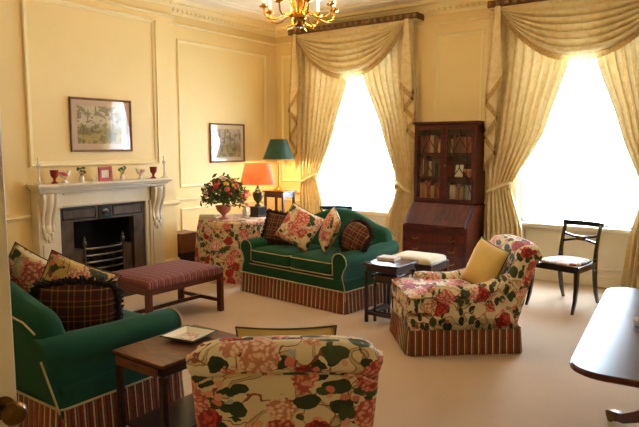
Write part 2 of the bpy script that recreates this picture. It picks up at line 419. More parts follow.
# windows
PANE = None
for i, (wx, ww) in enumerate(WINDOWS):
    r = thing('window_%d' % (i + 1), None, None, (wx, YW, 0)); struct(r)
    f = MB(); h = ww / 2
    for sx in (-1, 1): f.bb(sx * h, sx * (h - .07), .12, .26, WZ0, WZ1)
    f.bb(-h, h, .12, .26, WZ1 - .07, WZ1); f.bb(-h, h, .12, .26, WZ0, WZ0 + .03)
    f.build('window_frame', 'sash_white', r, bevel=.006)
    mb = MB(); zm = (WZ0 + WZ1) / 2
    mb.bb(-h + .07, h - .07, .16, .22, zm - .025, zm + .025)
    cx = [-h + .07 + (2 * h - .14) * k / 3 for k in range(4)]
    for k in (1, 2): mb.bb(cx[k] - .012, cx[k] + .012, .17, .21, WZ0 + .03, WZ1 - .07)
    rows = [WZ0 + .03, (WZ0 + zm) / 2 + .02, zm, (zm + WZ1) / 2 - .02, WZ1 - .07]
    for z in (rows[1], rows[3]): mb.bb(-h + .07, h - .07, .17, .21, z - .012, z + .012)
    mb.build('glazing_bars', 'sash_white', r)
    for a in range(3):
        for b in range(4):
            MB().bb(cx[a] + .012, cx[a + 1] - .012, .188, .192, rows[b] + .013, rows[b + 1] - .013).build('pane', 'pane_glass', r, smooth=False)
    MB().bb(-h - .04, h + .04, -.05, .14, WZ0 - .045, WZ0).build('window_sill', 'cream_gloss', r, bevel=.01)
    MB().bb(-h, h, .05, .0605, .12, WZ0 - .03).build('apron_board', 'cream_gloss', r, smooth=False)
    ap = MB()   # panelled apron under the sill
    for (x0, x1, z0, z1) in ((-h + .05, h - .05, .60, .635), (-h + .05, h - .05, .20, .235)): ap.bb(x0, x1, .035, .062, z0, z1)
    for sx in (-1, 1): ap.bb(sx * (h - .05), sx * (h - .085), .035, .062, .2, .635)
    ap.build('apron_panel', 'cream_gloss', r, bevel=.006)
    MB().bb(-h, h, .03, .062, 0, .13).build('apron_skirting', 'cream_gloss', r, bevel=.006)
    ap = MB()
    for sx in (-1, 1):
        ap.bb(sx * (h + .0), sx * (h + .09), -.022, .0, WZ0 - .05, WZ1 + .09)
    ap.bb(-h - .09, h + .09, -.022, 0, WZ1, WZ1 + .09)
    ap.build('architrave', 'cream_gloss', r, bevel=.008)
    # sheer blind, gently rippled, hangs inside the reveal
    bl = MB().grid(60, 2, lambda u, v: (wx - h + .02 + (2 * h - .04) * u, YW + .085 + .012 * sin(u * 2 * pi * 11), WZ1 - .03 - (WZ1 - WZ0 - .04) * v))
    o = bl.build('sheer_blind', 'sheer', origin=(wx, YW + .085, WZ0))
    tag(o, ['white sheer blind glowing in the window behind the green sofa', 'white sheer blind glowing in the window behind the black chair'][i], 'blind', 'sheer window blinds')

# skirting, dado, frieze bead, cornice (swept profiles along the wall faces)
def sweep(path, prof):
    """path: list of xy corners, room on the LEFT of travel; prof: (out, z) pairs"""
    P = [Vector((a, b)) for a, b in path]; rings = []
    for i, p in enumerate(P):
        d0 = (P[i] - P[i - 1]).normalized() if i else None; d1 = (P[i + 1] - P[i]).normalized() if i < len(P) - 1 else None
        n0 = Vector((-d0.y, d0.x)) if d0 else None; n1 = Vector((-d1.y, d1.x)) if d1 else None
        if n0 is None: mit = n1
        elif n1 is None: mit = n0
        else: mit = (n0 + n1) / (1 + n0.dot(n1))
        rings.append([(p.x + mit.x * o, p.y + mit.y * o, z) for o, z in prof])
    return MB().loft(rings)
FULL = [(DX1, Y0), (XR, Y0), (XR, YW), (XL, YW), (XL, CB1), (XB, CB1), (XB, CB0), (XL, CB0), (XL, Y0), (DX0, Y0)]
LEFTP = [(-5.36 - .09, YW), (XL, YW), (XL, CB1), (XB, CB1), (XB, 4.70)]
skirt_prof = [(0, 0), (.028, 0), (.028, .15), (.018, .17), (.022, .18), (.012, .21), (0, .21)]
dado_prof = [(0, .865), (.014, .868), (.02, .885), (.038, .893), (.038, .915), (.02, .925), (0, .93)]
runs = [LEFTP, [(-2.36 - .09, YW), (-4.04 + .09, YW)], [(DX1, Y0), (XR, Y0), (XR, YW), (-1.04 + .09, YW)], [(XB, 3.12), (XB, CB0), (XL, CB0), (XL, Y0), (DX0, Y0)]]
k = 1
for r_ in runs:
    for prof, nm in ((skirt_prof, 'baseboard'), (dado_prof, 'trim')):
        struct(sweep(r_, prof).build('%s_%d' % (nm, k), 'moulding_paint', angle=25)); k += 1
bead = [(0, 3.135), (.022, 3.14), (.03, 3.15), (.022, 3.165), (0, 3.17)]
struct(sweep(FULL[1:-1], bead).build('trim_%d' % k, 'moulding_paint', angle=25)); k += 1
corn = [(0, 3.26), (.02, 3.26), (.03, 3.285), (.03, 3.30), (.05, 3.305), (.065, 3.335), (.10, 3.36), (.105, 3.375), (.15, 3.38), (.155, 3.40), (.17, ZC), (0, ZC)]
cornice = struct(sweep(FULL[1:-1], corn).build('trim_%d' % k, 'moulding_paint', angle=25)); k += 1
# leaf-and-dart enrichment under the cornice
lf = MB()
P = FULL[1:-1]
for a, b in zip(P[1:-3], P[2:-2]):
    A, B = Vector(a), Vector(b); L = (B - A).length; d = (B - A) / L; nrm = Vector((-d.y, d.x)); n = max(1, int(L / .075))
    for j in range(n):
        c = A + d * (L * (j + .5) / n)
        lf.superq((c.x + nrm.x * .055, c.y + nrm.y * .055, 3.312), (.028 if abs(d.x) > .5 else .02, .028 if abs(d.y) > .5 else .02, .026), .9, .9, 6, 5)
o = lf.build('leaf_enrichment', 'moulding_paint', cornice); o['kind'] = 'stuff'
# ceiling flat border moulding with scrolls (above the chimney breast corner)
lf = MB()
for off, wd in ((.42, .03), (.55, .018)):
    lf.loft([[(XL + off + a, Y0 + off + a, z), (XR - off - a, Y0 + off + a, z), (XR - off - a, YW - off - a, z), (XL + off + a, YW - off - a, z)] for a, z in ((0, ZC + .002), (wd * .3, ZC - .014), (wd * .7, ZC - .014), (wd, ZC + .002))], cap=False)
struct(lf.build('trim_%d' % k, 'ceiling_paint', angle=25)); k += 1

# wall panels: raised mouldings
def panel(parent, axis, face, a0, a1, z0, z1, sgn, wd=.045, th=.02):
    """frame of moulding on a wall face; axis = wall running direction"""
    rings = []
    for ins, out in ((0, .0), (.006, th * .8), (.018, th), (.028, th * .45), (wd - .004, th * .35), (wd, 0)):
        pts = [(a0 + ins, z0 + ins), (a1 - ins, z0 + ins), (a1 - ins, z1 - ins), (a0 + ins, z1 - ins)]
        rings.append([((face + sgn * out, a, z) if axis == 'y' else (a, face + sgn * out, z)) for a, z in pts])
    return MB().loft(rings, cap=False).build('panel_moulding', 'moulding_paint', parent, angle=25)
panel(cb, 'y', XB, 3.14, 4.75, 1.385, 3.08, 1, wd=.06, th=.03)
panel(wl, 'y', XL, 5.34, 7.08, 1.05, 2.97, 1)
panel(wl, 'y', XL, 5.34, 7.06, .29, .78, 1)
panel(wl, 'y', XL, .2, 2.45, 1.05, 3.04, 1); panel(wl, 'y', XL, .2, 2.45, .29, .78, 1)
panel(wb, 'x', YW, -6.05, -5.55, 1.05, 2.98, -1)
panel(wb, 'x', YW, -6.05, -5.55, .29, .78, -1)
panel(wb, 'x', YW, -3.47, -2.83, 1.05, 3.02, -1)
panel(wb, 'x', YW, -.55, 1.3, 1.05, 3.04, -1); panel(wb, 'x', YW, -.55, 1.3, .29, .78, -1)

# open door leaf beside the camera
dr = thing('door_1', None, None, (-1.40, -.178, 0), radians(0)); struct(dr)
d_ = MB(); d_.bb(0, .045, 0, .85, .01, 2.06); d_.build('door_leaf', 'door_white', dr, bevel=.004)
for z0, z1 in ((.2, .85), (1.1, 1.9)):
    for y0, y1 in ((.12, .38), (.47, .73)):
        rings = [[(.045 + o_, y0 + i_, z0 + i_), (.045 + o_, y1 - i_, z0 + i_), (.045 + o_, y1 - i_, z1 - i_), (.045 + o_, y0 + i_, z1 - i_)] for i_, o_ in ((0, 0), (.008, .012), (.02, .006), (.03, 0))]
        MB().loft([[p for p in r] for r in rings], cap=False).build('door_panel', 'door_white', dr)
kn = MB(); M_ = Matrix.Translation((.045, .815, 1.01)) @ Matrix.Rotation(pi / 2, 4, 'Y')
kn.lathe([(.026, 0), (.026, .006), (.010, .008), (.009, .03), (.018, .036), (.027, .05), (.027, .06), (.018, .072), (.002, .075)], 20); kn.xf(M_)
kn.build('door_knob', 'old_brass', dr)
kn = MB(); kn.lathe([(.026, 0), (.026, .006), (.010, .008), (.009, .03), (.018, .036), (.027, .05), (.027, .06), (.018, .072), (.002, .075)], 20)
kn.xf(Matrix.Translation((0, .815, 1.01)) @ Matrix.Rotation(-pi / 2, 4, 'Y')); kn.build('door_knob', 'old_brass', dr)
ky = MB(); ky.tube([(.045, .79, .90), (.085, .79, .90)], .004); ky.tube([(.10 + .014 * cos(a), .79, .90 + .014 * sin(a)) for a in [2 * pi * q / 14 for q in range(14)]], .003, 6, closed=True)
ky.build('key', 'brass', dr)

# ================================================================== FIREPLACE
fp = thing('fireplace', 'cream carved chimneypiece with scroll brackets and iron register grate', 'fireplace', (XB, 3.915, 0))
# local: x out of wall, y along wall
SH = .82
sh = MB(); sh.bb(0, .245, -SH, SH, 1.195, 1.225); sh.bb(0, .215, -SH + .025, SH - .025, 1.168, 1.195); sh.bb(0, .18, -SH + .05, SH - .05, 1.135, 1.168)
sh.build('mantel_shelf', 'marble', fp, bevel=.006)
MB().bb(.0, .13, -.60, .60, .97, 1.135).build('frieze', 'marble', fp, bevel=.004)
for z0_, z1_ in ((.985, 1.0), (1.1, 1.115)): MB().bb(.13, .142, -.50, .50, z0_, z1_).build('frieze_moulding', 'marble', fp)
for s_ in (-1, 1):
    yc = s_ * .675
    j = MB(); j.bb(0, .13, yc - .10, yc + .10, 0, 1.135); j.bb(0, .16, yc - .115, yc + .115, 0, .16)
    j.build('jamb', 'marble', fp, bevel=.005)
    MB().bb(.13, .142, yc - .065, yc + .065, .2, .62).build('jamb_panel', 'marble', fp, bevel=.004)
    MB().bb(0, .115, s_ * .53, s_ * .575, 0, .97).build('inner_moulding', 'marble', fp, bevel=.008)
    prof = []
    for q in range(33):            # S-shaped console
        t_ = q / 32; z = 1.13 - t_ * .40
        x = .145 + .055 * (1 - t_) ** 1.2 + .020 * sin(t_ * pi * 1.9 + .35)
        if t_ > .82: x += .012 * sin((t_ - .82) / .18 * pi)
        prof.append((x, z))
    rings = []
    fl_ = [(-.078, -.02), (-.075, 0), (-.058, .004), (-.046, -.004), (-.040, -.014), (-.034, -.004), (-.020, .006), (.0, .008), (.020, .006), (.034, -.004), (.040, -.014), (.046, -.004), (.058, .004), (.075, 0), (.078, -.02)]
    for yy, e in fl_:
        k2 = 1.0
        rings.append([(.12, yc + yy, 1.135)] + [(x + e, yc + yy * (1.08 - .28 * i / 32), z) for i, (x, z) in enumerate(prof)] + [(.12, yc + yy * .8, .725)])
    br = MB().loft(rings).build('scroll_bracket', 'marble', fp, angle=50)
    for q in range(3): MB().superq((.145, yc + (q - 1) * .032, .70 - (q == 1) * .03), (.018, .021, .045), 1, 1, 8, 6).build('leaf', 'marble', br)
# iron register
rg = MB(); rg.bb(.0, .09, -.53, -.375, .0, .97); rg.bb(0, .09, .375, .53, 0, .97); rg.bb(0, .09, -.375, .375, .81, .97)
rg.build('register_plate', 'iron_panel', fp, bevel=.004)
for y0, y1 in ((-.50, -.10), (.10, .50)):
    MB().loft([[(.09 + o_, y0 + i_, .83 + i_), (.09 + o_, y1 - i_, .83 + i_), (.09 + o_, y1 - i_, .955 - i_), (.09 + o_, y0 + i_, .955 - i_)] for i_, o_ in ((0, 0), (.006, .008), (.014, .008), (.02, 0))], cap=False).build('register_panel', 'iron', fp)
MB().bb(.09, .105, -.075, .075, .825, .96).build('centre_block', 'iron', fp)
kb = MB(); kb.lathe([(.035, 0), (.03, .012), (.012, .02), (.02, .035), (.004, .045)], 16); kb.xf(Matrix.Translation((.105, 0, .893)) @ Matrix.Rotation(pi / 2, 4, 'Y'))
kb.build('rosette_knob', 'steel', fp)
fb = MB(); fb.bb(-.30, -.28, -.41, .41, 0, .81); fb.bb(-.28, 0.0, -.39, -.375, 0, .81); fb.bb(-.28, 0, .375, .39, 0, .81); fb.bb(-.28, 0, -.39, .39, .795, .81); fb.bb(-.28, 0, -.39, .39, 0, .02)
fb.build('firebox', 'soot', fp, smooth=False)
for s_ in (-1, 1): MB().bb(-.10, .05, s_ * .375, s_ * .25, .0, .50).build('hob', 'iron_panel', fp, bevel=.006)
for q in range(5):
    z = .20 + q * .075
    MB().tube([(.05, -.24, z), (.085, -.17, z), (.10, 0, z), (.085, .17, z), (.05, .24, z)], .011, 6).build('grate_bar', 'steel', fp)
for s_ in (-1, 1):
    gp = MB(); gp.lathe([(.014, 0), (.014, .54), (.022, .55), (.024, .575), (.012, .595), (.016, .61), (.002, .64)], 10, (.06, s_ * .24, 0))
    gp.build('grate_finial', 'steel', fp)
co = MB()
for q in range(26): co.superq((-.1 + random.uniform(-.1, .1), random.uniform(-.2, .2), .18 + random.uniform(0, .2)), (random.uniform(.03, .05),) * 3, .7, .7, 6, 5)
o = co.build('coal', 'soot', fp); o['kind'] = 'stuff'
MB().bb(0.0, .46, -.80, .78, 0, .018).build('hearth_slab', 'slate', fp, bevel=.006)

# ================================================================== UPHOLSTERY
def rrect(w_, d_, r, n=5):
    pts = []
    for cx, cy, a0 in ((w_ / 2 - r, -d_ / 2 + r, -pi / 2), (w_ / 2 - r, d_ / 2 - r, 0), (-w_ / 2 + r, d_ / 2 - r, pi / 2), (-w_ / 2 + r, -d_ / 2 + r, pi)):
        for q in range(n + 1): a = a0 + pi / 2 * q / n; pts.append((cx + r * cos(a), cy + r * sin(a)))
    return pts
def resample(pts, step):
    out = []; L = 0; n = len(pts)
    for i in range(n):
        a = Vector(pts[i]); b = Vector(pts[(i + 1) % n]); d = (b - a).length; k_ = max(1, int(round(d / step)))
        for q in range(k_):
            out.append((a + (b - a) * q / k_, L + d * q / k_, (b - a).normalized() if d > 1e-6 else Vector((1, 0))))
        L += d
    return out, L
def skirt(parent, w_, d_, ztop, amp=.005, per=.026, cy=0, r=.035):
    pts, L = resample(rrect(w_, d_, r), .0065); mb = MB(); N = len(pts)
    per = L / round(L / per)
    o = 0
    for i in range(N + 1):
        p, l, t_ = pts[i % N]
        if i == N: l = L
        nr = Vector((t_.y, -t_.x)); rp_ = amp * (.5 + .5 * sin(2 * pi * l / per))
        for zz, fl_ in ((ztop, .0), (ztop * .5, .006), (.006, .014)):
            q = p + nr * (fl_ + rp_ * (1 if zz < ztop else .3)); mb.v.append(Vector((q.x, q.y + cy, zz))); mb.uv[len(mb.v) - 1] = (l, zz)
    for i in range(N):
        for j in range(2): a = i * 3 + j; mb.f.append((a, a + 3, a + 4, a + 1))
    return mb.build('fringe_skirt', 'fringe_stripe', parent, angle=180)
def cord(parent, path, mat, r=.0055, closed=False, name='piping'):
    return MB().tube(path, r, 6, closed=closed).build(name, mat, parent)
def cushion_block(parent, c, size, mat, pip, name='seat_cushion', crown=.02):
    w_, d_, h_ = size; mb = MB()
    mb.superq((0, 0, 0), (w_ / 2, d_ / 2, h_ / 2 + crown), .32, .14, 40, 16)
    for v in mb.v: v += Vector(c)
    o = mb.build(name, mat, parent, angle=180)
    if pip:
        for sz in (-1, 1):
            pts = rrect(w_ - .004, d_ - .004, .045); cord(o, [(c[0] + x, c[1] + y, c[2] + sz * (h_ / 2 - .012)) for x, y in pts], pip, .0055, True)
    return o
def back_loft(parent, stations, mat, ybase, rake, th, zlow, name='backrest'):
    """stations: list of (x, ztop, thickness factor)"""
    rings = []
    for x, zt, tf in stations:
        T = th * tf; R = T / 2; ring = []
        H = zt - zlow
        def Y(z): return ybase + rake * (z - zlow)
        for q in range(6): z = zlow + (H - R) * q / 5; ring.append((x, Y(z) - T / 2 - .02 * sin(pi * q / 5) * tf, z))
        for q in range(1, 8): a = pi - pi * q / 8; ring.append((x, Y(zt - R) + R * cos(a), zt - R + R * sin(a)))
        for q in range(6): z = zt - R - (H - R) * q / 5; ring.append((x, Y(z) + T / 2, z))
        rings.append(ring)
    return MB().loft(rings).build(name, mat, parent, subsurf=1)

def make_sofa(name, label, loc, rz, group):
    W_, D = 1.50, .84; s = thing(name, label, 'sofa', loc, rz, group); G = 'green_fabric'
    zb = .215
    MB().bb(-W_ / 2 + .02, W_ / 2 - .02, -D / 2 + .015, D / 2 - .015, .10, .33).build('base', G, s, bevel=.02)
    cord(s, [(-W_ / 2 + .15, -D / 2 + .012, .325), (W_ / 2 - .15, -D / 2 + .012, .325)], 'piping_cream')
    skirt(s, W_ - .01, D - .01, zb)
    cord(s, [(x, y, zb + .004) for x, y in rrect(W_ + .005, D + .005, .035)], 'piping_cream', .007, True, 'skirt_braid')
    for sx in (-1, 1):
        cushion_block(s, (sx * .292, -.075, .415), (.575, .68, .14), G, 'piping_cream', crown=.022)
    # back, camel hump
    st = []
    for q in range(17):
        u = -1 + q / 8; x = u * (W_ / 2 - .05)
        zt = .755 + .155 * max(0, cos(u * pi * .62)) ** 1.2 if abs(u) < .8 else .755 + .155 * max(0, cos(u * pi * .62)) ** 1.2
        if abs(u) > .86: zt -= .05 * ((abs(u) - .86) / .14) ** 2
        st.append((x, zt, 1 if abs(u) < .95 else .8))
    back_loft(s, st, G, D / 2 - .13, .24, .19, .12)
    cord(s, [(x, D / 2 - .13 + .24 * (zt - .15) + .088, zt - .06) for x, zt, tf in st], 'piping_cream')
    # scroll arms
    for sx in (-1, 1):
        xi = W_ / 2 - .165
        out = [(xi, .12), (xi, .36), (xi - .004, .48)]
        cx, cz, R = xi + .082, .492, .088
        for q in range(15):
            a = radians(172 - q * (172 + 50) / 14); out.append((cx + R * cos(a), cz + R * sin(a)))
        out += [(W_ / 2 - .05, .36), (W_ / 2 - .025, .28), (W_ / 2 - .006, .20), (W_ / 2 - .006, .12)]
        rings = []
        for y, e, dz in ((-D / 2 + .02, .965, -.004), (-D / 2 + .03, 1, 0), (-D / 4, 1, .004), (.0, 1, .008), (.2, 1, .016), (D / 2 - .10, 1, .03), (D / 2 - .02, .97, .03)):
            rings.append([(sx * (cx + (x - cx) * e), y + (.22 * (z - .12) if y > .25 else 0), cz + (z - cz) * e + (dz if z > .3 else 0)) for x, z in out])
        a_ = MB().loft(rings).build('arm', G, s, angle=60)
        cord(a_, [(sx * x, -D / 2 + .018, z) for x, z in out[1:]], 'piping_cream', .0055)
        cord(a_, [(sx * (W_ / 2 - .004 - .03 * max(0, (z - .2) / .3)), D / 2 - .015 + .24 * (z - .12), z) for z in (.2, .28, .36, .44, .5)], 'piping_cream', .0055)
    return s
sofa1 = make_sofa('camelback_sofa', 'green two-seat camelback sofa standing in front of the window', (-3.815, 5.155, 0), radians(-5.5), 'green camelback sofas')
sofa2 = make_sofa('camelback_sofa', 'green sofa at left with its back to the doorway, facing the plum bench', (-3.63, 2.07, 0), pi, 'green camelback sofas')

def make_armchair(name, label, loc, rz, group, hb=0):
    W_, D = .68, .90; s = thing(name, label, 'armchair', loc, rz, group); F_ = 'chintz'
    MB().bb(-W_ / 2 + .015, W_ / 2 - .015, -D / 2 + .015, D / 2 - .02, .10, .31).build('base', F_, s, bevel=.025)
    skirt(s, W_ - .005, D - .005, .20)
    tco = [(-.315, -.445), (.315, -.445), (.325, -.435), (.325, -.27), (.315, -.262), (.195, -.262), (.192, .26), (-.192, .26), (-.195, -.262), (-.315, -.262), (-.325, -.27), (-.325, -.435)]
    def ins(k): return [(x * (1 - k * .9), -.16 + (y + .16) * (1 - k)) for x, y in tco]
    o = MB().loft([[(x, y, z) for x, y in ins(k)] for k, z in ((.10, .315), (.02, .325), (0, .35), (0, .43), (.02, .455), (.10, .472), (.3, .485), (.6, .49))]).build('seat_cushion', F_, s, bevel=.012, seg=3)
    for z in (.33, .45): cord(o, [(x, y, z) for x, y in tco], 'chintz_dense', .0055, True)
    # back: raked, rolled and arched top, slightly wider at the top
    st = []
    for q in range(13):
        u = -1 + q / 6; x = u * .366
        zt = .868 + hb - .035 * abs(u) ** 4
        if abs(u) > .9: zt -= .008
        st.append((x, zt, 1 if abs(u) < .9 else .82))
    bk = back_loft(s, st, F_, D / 2 - .13, .27, .17, .14)
    for v in bk.data.vertices:      # taper to the foot
        k_ = 1 - .09 * max(0, (.75 - v.co.z) / .6); v.co.x *= k_
    ro = MB()                       # rolled head along the back's top edge
    pth = [(x * .935, D / 2 - .13 + .27 * (zt - .14) + .026, zt - .060) for x, zt, tf in st]
    ro.tube(pth, [.052, .06] + [.062] * (len(pth) - 4) + [.06, .052], 12); ro.build('head_roll', F_, s, angle=180)
    cord(s, [(x * .98, y + .035, z - .055) for x, y, z in pth], 'chintz_dense', .005)
    # arms: low at the front, sweeping up into the back
    for sx in (-1, 1):
        rings = []
        for y, h_, wd, e in ((-.262, .515, .13, .9), (-.25, .53, .14, 1), (-.18, .535, .145, 1), (-.08, .525, .15, 1), (.05, .525, .15, 1), (.17, .555, .145, 1), (.27, .63, .13, 1), (.34, .72, .12, 1), (.385, .78, .11, .95)):
            cx = sx * (W_ / 2 - .085); ring = []
            hw = wd / 2 * e; R = hw * 1.08
            b_ = [(-.06, .14), (-.062, .3), (-hw, h_ - R * 1.1)] + [(R * cos(a) * (1.0 if cos(a) < 0 else 1.12), h_ - R + R * sin(a)) for a in [radians(165 - 15 * q) for q in range(13)]] + [(hw * .9, h_ - R * 1.5), (.07, .3), (.07, .14)]
            sh_k = max(0, min(1, (y - .12) / .2)) * .27
            for x, z in b_: ring.append((cx + sx * x, y + sh_k * (z - .14), z))
            rings.append(ring)
        a_ = MB().loft(rings).build('arm', F_, s, angle=70)
        cord(a_, [(p[0], p[1] + .004, p[2]) for p in rings[0][1:-1]], 'chintz_dense', .005)
    return s
ch2 = make_armchair('chintz_armchair', 'floral chintz armchair with striped skirt, holding a plain yellow cushion, near the window', (-1.97, 4.56, 0), radians(-49.5), 'floral armchairs', -.012)
ch1 = make_armchair('chintz_armchair', 'floral chintz armchair in the foreground seen from behind', (-1.722, 2.10, 0), radians(219), 'floral armchairs', .02)

# ---------------- scatter cushions
def pillow(name, label, w_, h_, th, mat, loc, rot, pip=None, fur=False, group='scatter cushions', rnd_=0):
    r = thing(name, label, 'cushion', loc, 0, group); r.rotation_euler = rot
    n = 14
    def P(u, v, s_):
        u = 2 * u - 1; v = 2 * v - 1
        x = w_ / 2 * u * (1 - .07 * (1 - v * v)); z = h_ / 2 * v * (1 - .07 * (1 - u * u))
        y = s_ * th / 2 * (max(0, (1 - u * u) * (1 - v * v))) ** .42
        if rnd_: x, z = w_ / 2 * u * sqrt(1 - rnd_ * v * v / 2), h_ / 2 * v * sqrt(1 - rnd_ * u * u / 2)
        return (x, y, z)
    mb = MB(); mb.grid(n, n, lambda u, v: P(u, v, 1)); mb.grid(n, n, lambda u, v: P(u, v, -1))
    body = mb.build('cover', mat, r, angle=180)
    bm = bmesh.new(); bm.from_mesh(body.data); bmesh.ops.remove_doubles(bm, verts=bm.verts, dist=.0005); bmesh.ops.recalc_face_normals(bm, faces=bm.faces); bm.to_mesh(body.data); bm.free()
    for p in body.data.polygons: p.use_smooth = True
    ed = [P(q / n, 0, 0) for q in range(n)] + [P(1, q / n, 0) for q in range(n)] + [P(1 - q / n, 1, 0) for q in range(n)] + [P(0, 1 - q / n, 0) for q in range(n)]
    if pip: cord(r, ed, pip, .0042, True)
    if fur:
        rnd = random.Random(5); fm = MB(); c = Vector((0, 0, 0)); N = 300
        for q in range(N):
            f_ = q / N * len(ed); a = Vector(ed[int(f_)]); b = Vector(ed[(int(f_) + 1) % len(ed)]); p = a.lerp(b, f_ % 1)
            o_ = p.normalized(); p = p + Vector((0, rnd.uniform(-.016, .016), 0)); tip = p + o_ * rnd.uniform(.012, .028) + Vector((rnd.uniform(-.018, .018), rnd.uniform(-.02, .02), rnd.uniform(-.018, .018)))
            fm.tube([p - o_ * .012, p + o_ * .008, tip], [.012, .012, .006], 5)
        fm.build('fur_trim', 'fur', r, angle=180)['kind'] = 'stuff'
    return r
def rot_m(*rs):
    M = Matrix.Identity(3)
    for ax, deg in rs: M = Matrix.Rotation(radians(deg), 3, ax) @ M
    return M.to_euler()
# on the far sofa (faces -y)
pillow('tartan_cushion', 'dark red tartan cushion at the left end of the far green sofa, mostly hidden', .40, .36, .13, 'tartan', (-4.30, 5.17, .675), rot_m(('Y', 8), ('X', -18), ('Z', 20)), fur=True)
pillow('chintz_cushion', 'large floral cushion standing on its corner, left on the far green sofa', .42, .42, .15, 'chintz_cushion', (-3.94, 5.04, .735), rot_m(('Y', 26), ('X', -20), ('Z', 22)), 'piping_green')
pillow('chintz_cushion', 'floral cushion turned edgeways in the middle of the far green sofa', .34, .42, .15, 'chintz_cushion', (-3.54, 5.03, .74), rot_m(('Y', 22), ('X', -18), ('Z', -38)), 'piping_green')
pillow('tartan_cushion', 'round-cornered dark tartan cushion with brown fur trim, right on the far green sofa', .34, .33, .16, 'tartan', (-3.23, 5.05, .685), rot_m(('Y', 18), ('X', -22), ('Z', -5)), fur=True, rnd_=.8)
# on the near sofa (faces +y)
pillow('tartan_cushion', 'tartan cushion with dark fur trim leaning on the arm of the left sofa', .48, .36, .17, 'tartan', (-3.25, 1.99, .625), rot_m(('Y', 3), ('X', 8), ('Z', 52)), fur=True, rnd_=.5)
pillow('chintz_cushion', 'gold floral cushion with dark piping behind the fur-trimmed tartan one, left sofa', .44, .44, .15, 'chintz_gold', (-3.45, 2.09, .675), rot_m(('Y', 26), ('X', 6), ('Z', 55)), 'piping_green')
pillow('chintz_cushion', 'pale pink floral cushion standing on its corner, far end of the left sofa', .42, .42, .15, 'chintz_cushion', (-4.05, 2.14, .665), rot_m(('Y', 32), ('X', 8), ('Z', 45)), 'piping_green')
pillow('tartan_cushion', 'dark red tartan cushion beside the door edge on the left sofa', .38, .36, .14, 'tartan', (-4.21, 1.95, .65), rot_m(('Y', 0), ('X', 12), ('Z', 10)), fur=True)
# armchair cushions
pillow('yellow_cushion', 'plain yellow cushion with green edging leaning in the armchair by the window', .39, .39, .16, 'yellow_fabric', (-1.75, 4.67, .635), rot_m(('Y', 11), ('X', -20), ('Z', -30)), 'piping_green')
pillow('yellow_cushion', 'yellow cushion with dark green piping peeping over the foreground armchair', .44, .42, .13, 'yellow_fabric', (-1.667, 2.035, .615), rot_m(('Y', 0), ('X', -16), ('Z', 219)), 'piping_green')

# ================================================================== BENCH
bn = thing('upholstered_bench', 'long low mahogany bench with plum striped padded top by the hearth', 'bench', (-4.46, 3.66, 0))
bw, bd = .62, .90
for sx in (-1, 1):
    for sy in (-1, 1): MB().bb(sx * (bw / 2), sx * (bw / 2 - .05), sy * (bd / 2), sy * (bd / 2 - .05), 0, .385).build('leg', 'bench_wood', bn, bevel=.004)
for sx in (-1, 1):
    MB().bb(sx * (bw / 2 - .005), sx * (bw / 2 - .035), -bd / 2 + .05, bd / 2 - .05, .32, .385).build('rail', 'bench_wood', bn, bevel=.004)
for sy in (-1, 1):
    MB().bb(-bw / 2 + .05, bw / 2 - .05, sy * (bd / 2 - .005), sy * (bd / 2 - .035), .32, .385).build('rail', 'bench_wood', bn, bevel=.004)
    MB().bb(-bw / 2 + .05, bw / 2 - .05, sy * (bd / 2 - .012), sy * (bd / 2 - .038), .09, .125).build('stretcher', 'bench_wood', bn, bevel=.003)
MB().bb(-.014, .014, -bd / 2 + .03, bd / 2 - .03, .09, .125).build('stretcher', 'bench_wood', bn, bevel=.003)
mb = MB(); mb.superq((0, 0, .385), (bw / 2 + .004, bd / 2 + .004, .075), .35, .08, 48, 12)
for v in mb.v: v.z = max(v.z, .372)
mb.build('padded_top', 'plum_stripe', bn, angle=180)

# ================================================================== CURTAINS
def curtain(xo, edge, z0, label, side, y0=YW - .10):
    """edge: list of (z, x_inner); xo outer edge"""
    n = 8
    zt, zb = 3.17, .012
    r = thing('curtain', label, 'curtain', (xo, y0, 0), 0, 'damask curtains')
    def xin(z):
        for (za, xa), (zb_, xb_) in zip(edge, edge[1:]):
            if za >= z >= zb_:
                f = (za - z) / (za - zb_); f = f * f * (3 - 2 * f) * .25 + f * .75; return xa + (xb_ - xa) * f
        return edge[-1][1]
    ztie = z0
    def fn(u, v):
        z = zt + (zb - zt) * v; xi = xin(z)
        near = math.exp(-((z - ztie) / .16) ** 2)
        xo_ = xo + (xi - xo) * .10 * near
        x = xo_ + (xi - xo_) * u
        A = .045 * (1 - .5 * near) * (.7 + .3 * sin(u * 9 + 1)); ph = 2 * pi * n * (u ** 1.08) + .6 * sin(z * 1.7 + u * 4)
        return (x + .012 * sin(ph * 2) * (1 - near), y0 - A * cos(ph) - .03 * near, z)
    mb = MB(); mb.grid(96, 60, fn); mb.build('drape', 'damask', r, origin=(xo, y0, 0), angle=180)
    xi = xin(ztie); a = min(xo, xi) + (.03 if side < 0 else -.012); b = max(xo, xi) + (.012 if side < 0 else -.03)
    pth = []
    for q in range(28):
        an = 2 * pi * q / 28; pth.append(((a + b) / 2 + (b - a) / 2 * cos(an), y0 - .02 + .068 * sin(an), ztie + .07 * cos(an) * (-1 if side < 0 else 1) * -1))
    mb = MB(); mb.tube(pth, .02, 8, closed=True, sq=(.3, 1.1)); mb.build('tieback', 'damask_swag', r, origin=(xo, y0, 0), angle=180)
    mb = MB(); mb.superq((xi, y0 - .09, ztie), (.03, .03, .035), 1, 1, 10, 8); mb.build('tieback_rosette', 'gold_fringe', r, origin=(xo, y0, 0))
    return r
curtain(-5.60, [(3.17, -4.64), (2.58, -4.74), (1.83, -4.99), (1.12, -5.27), (.6, -5.15), (0, -5.12)], 1.12, 'left damask curtain of the window behind the green sofa', -1)
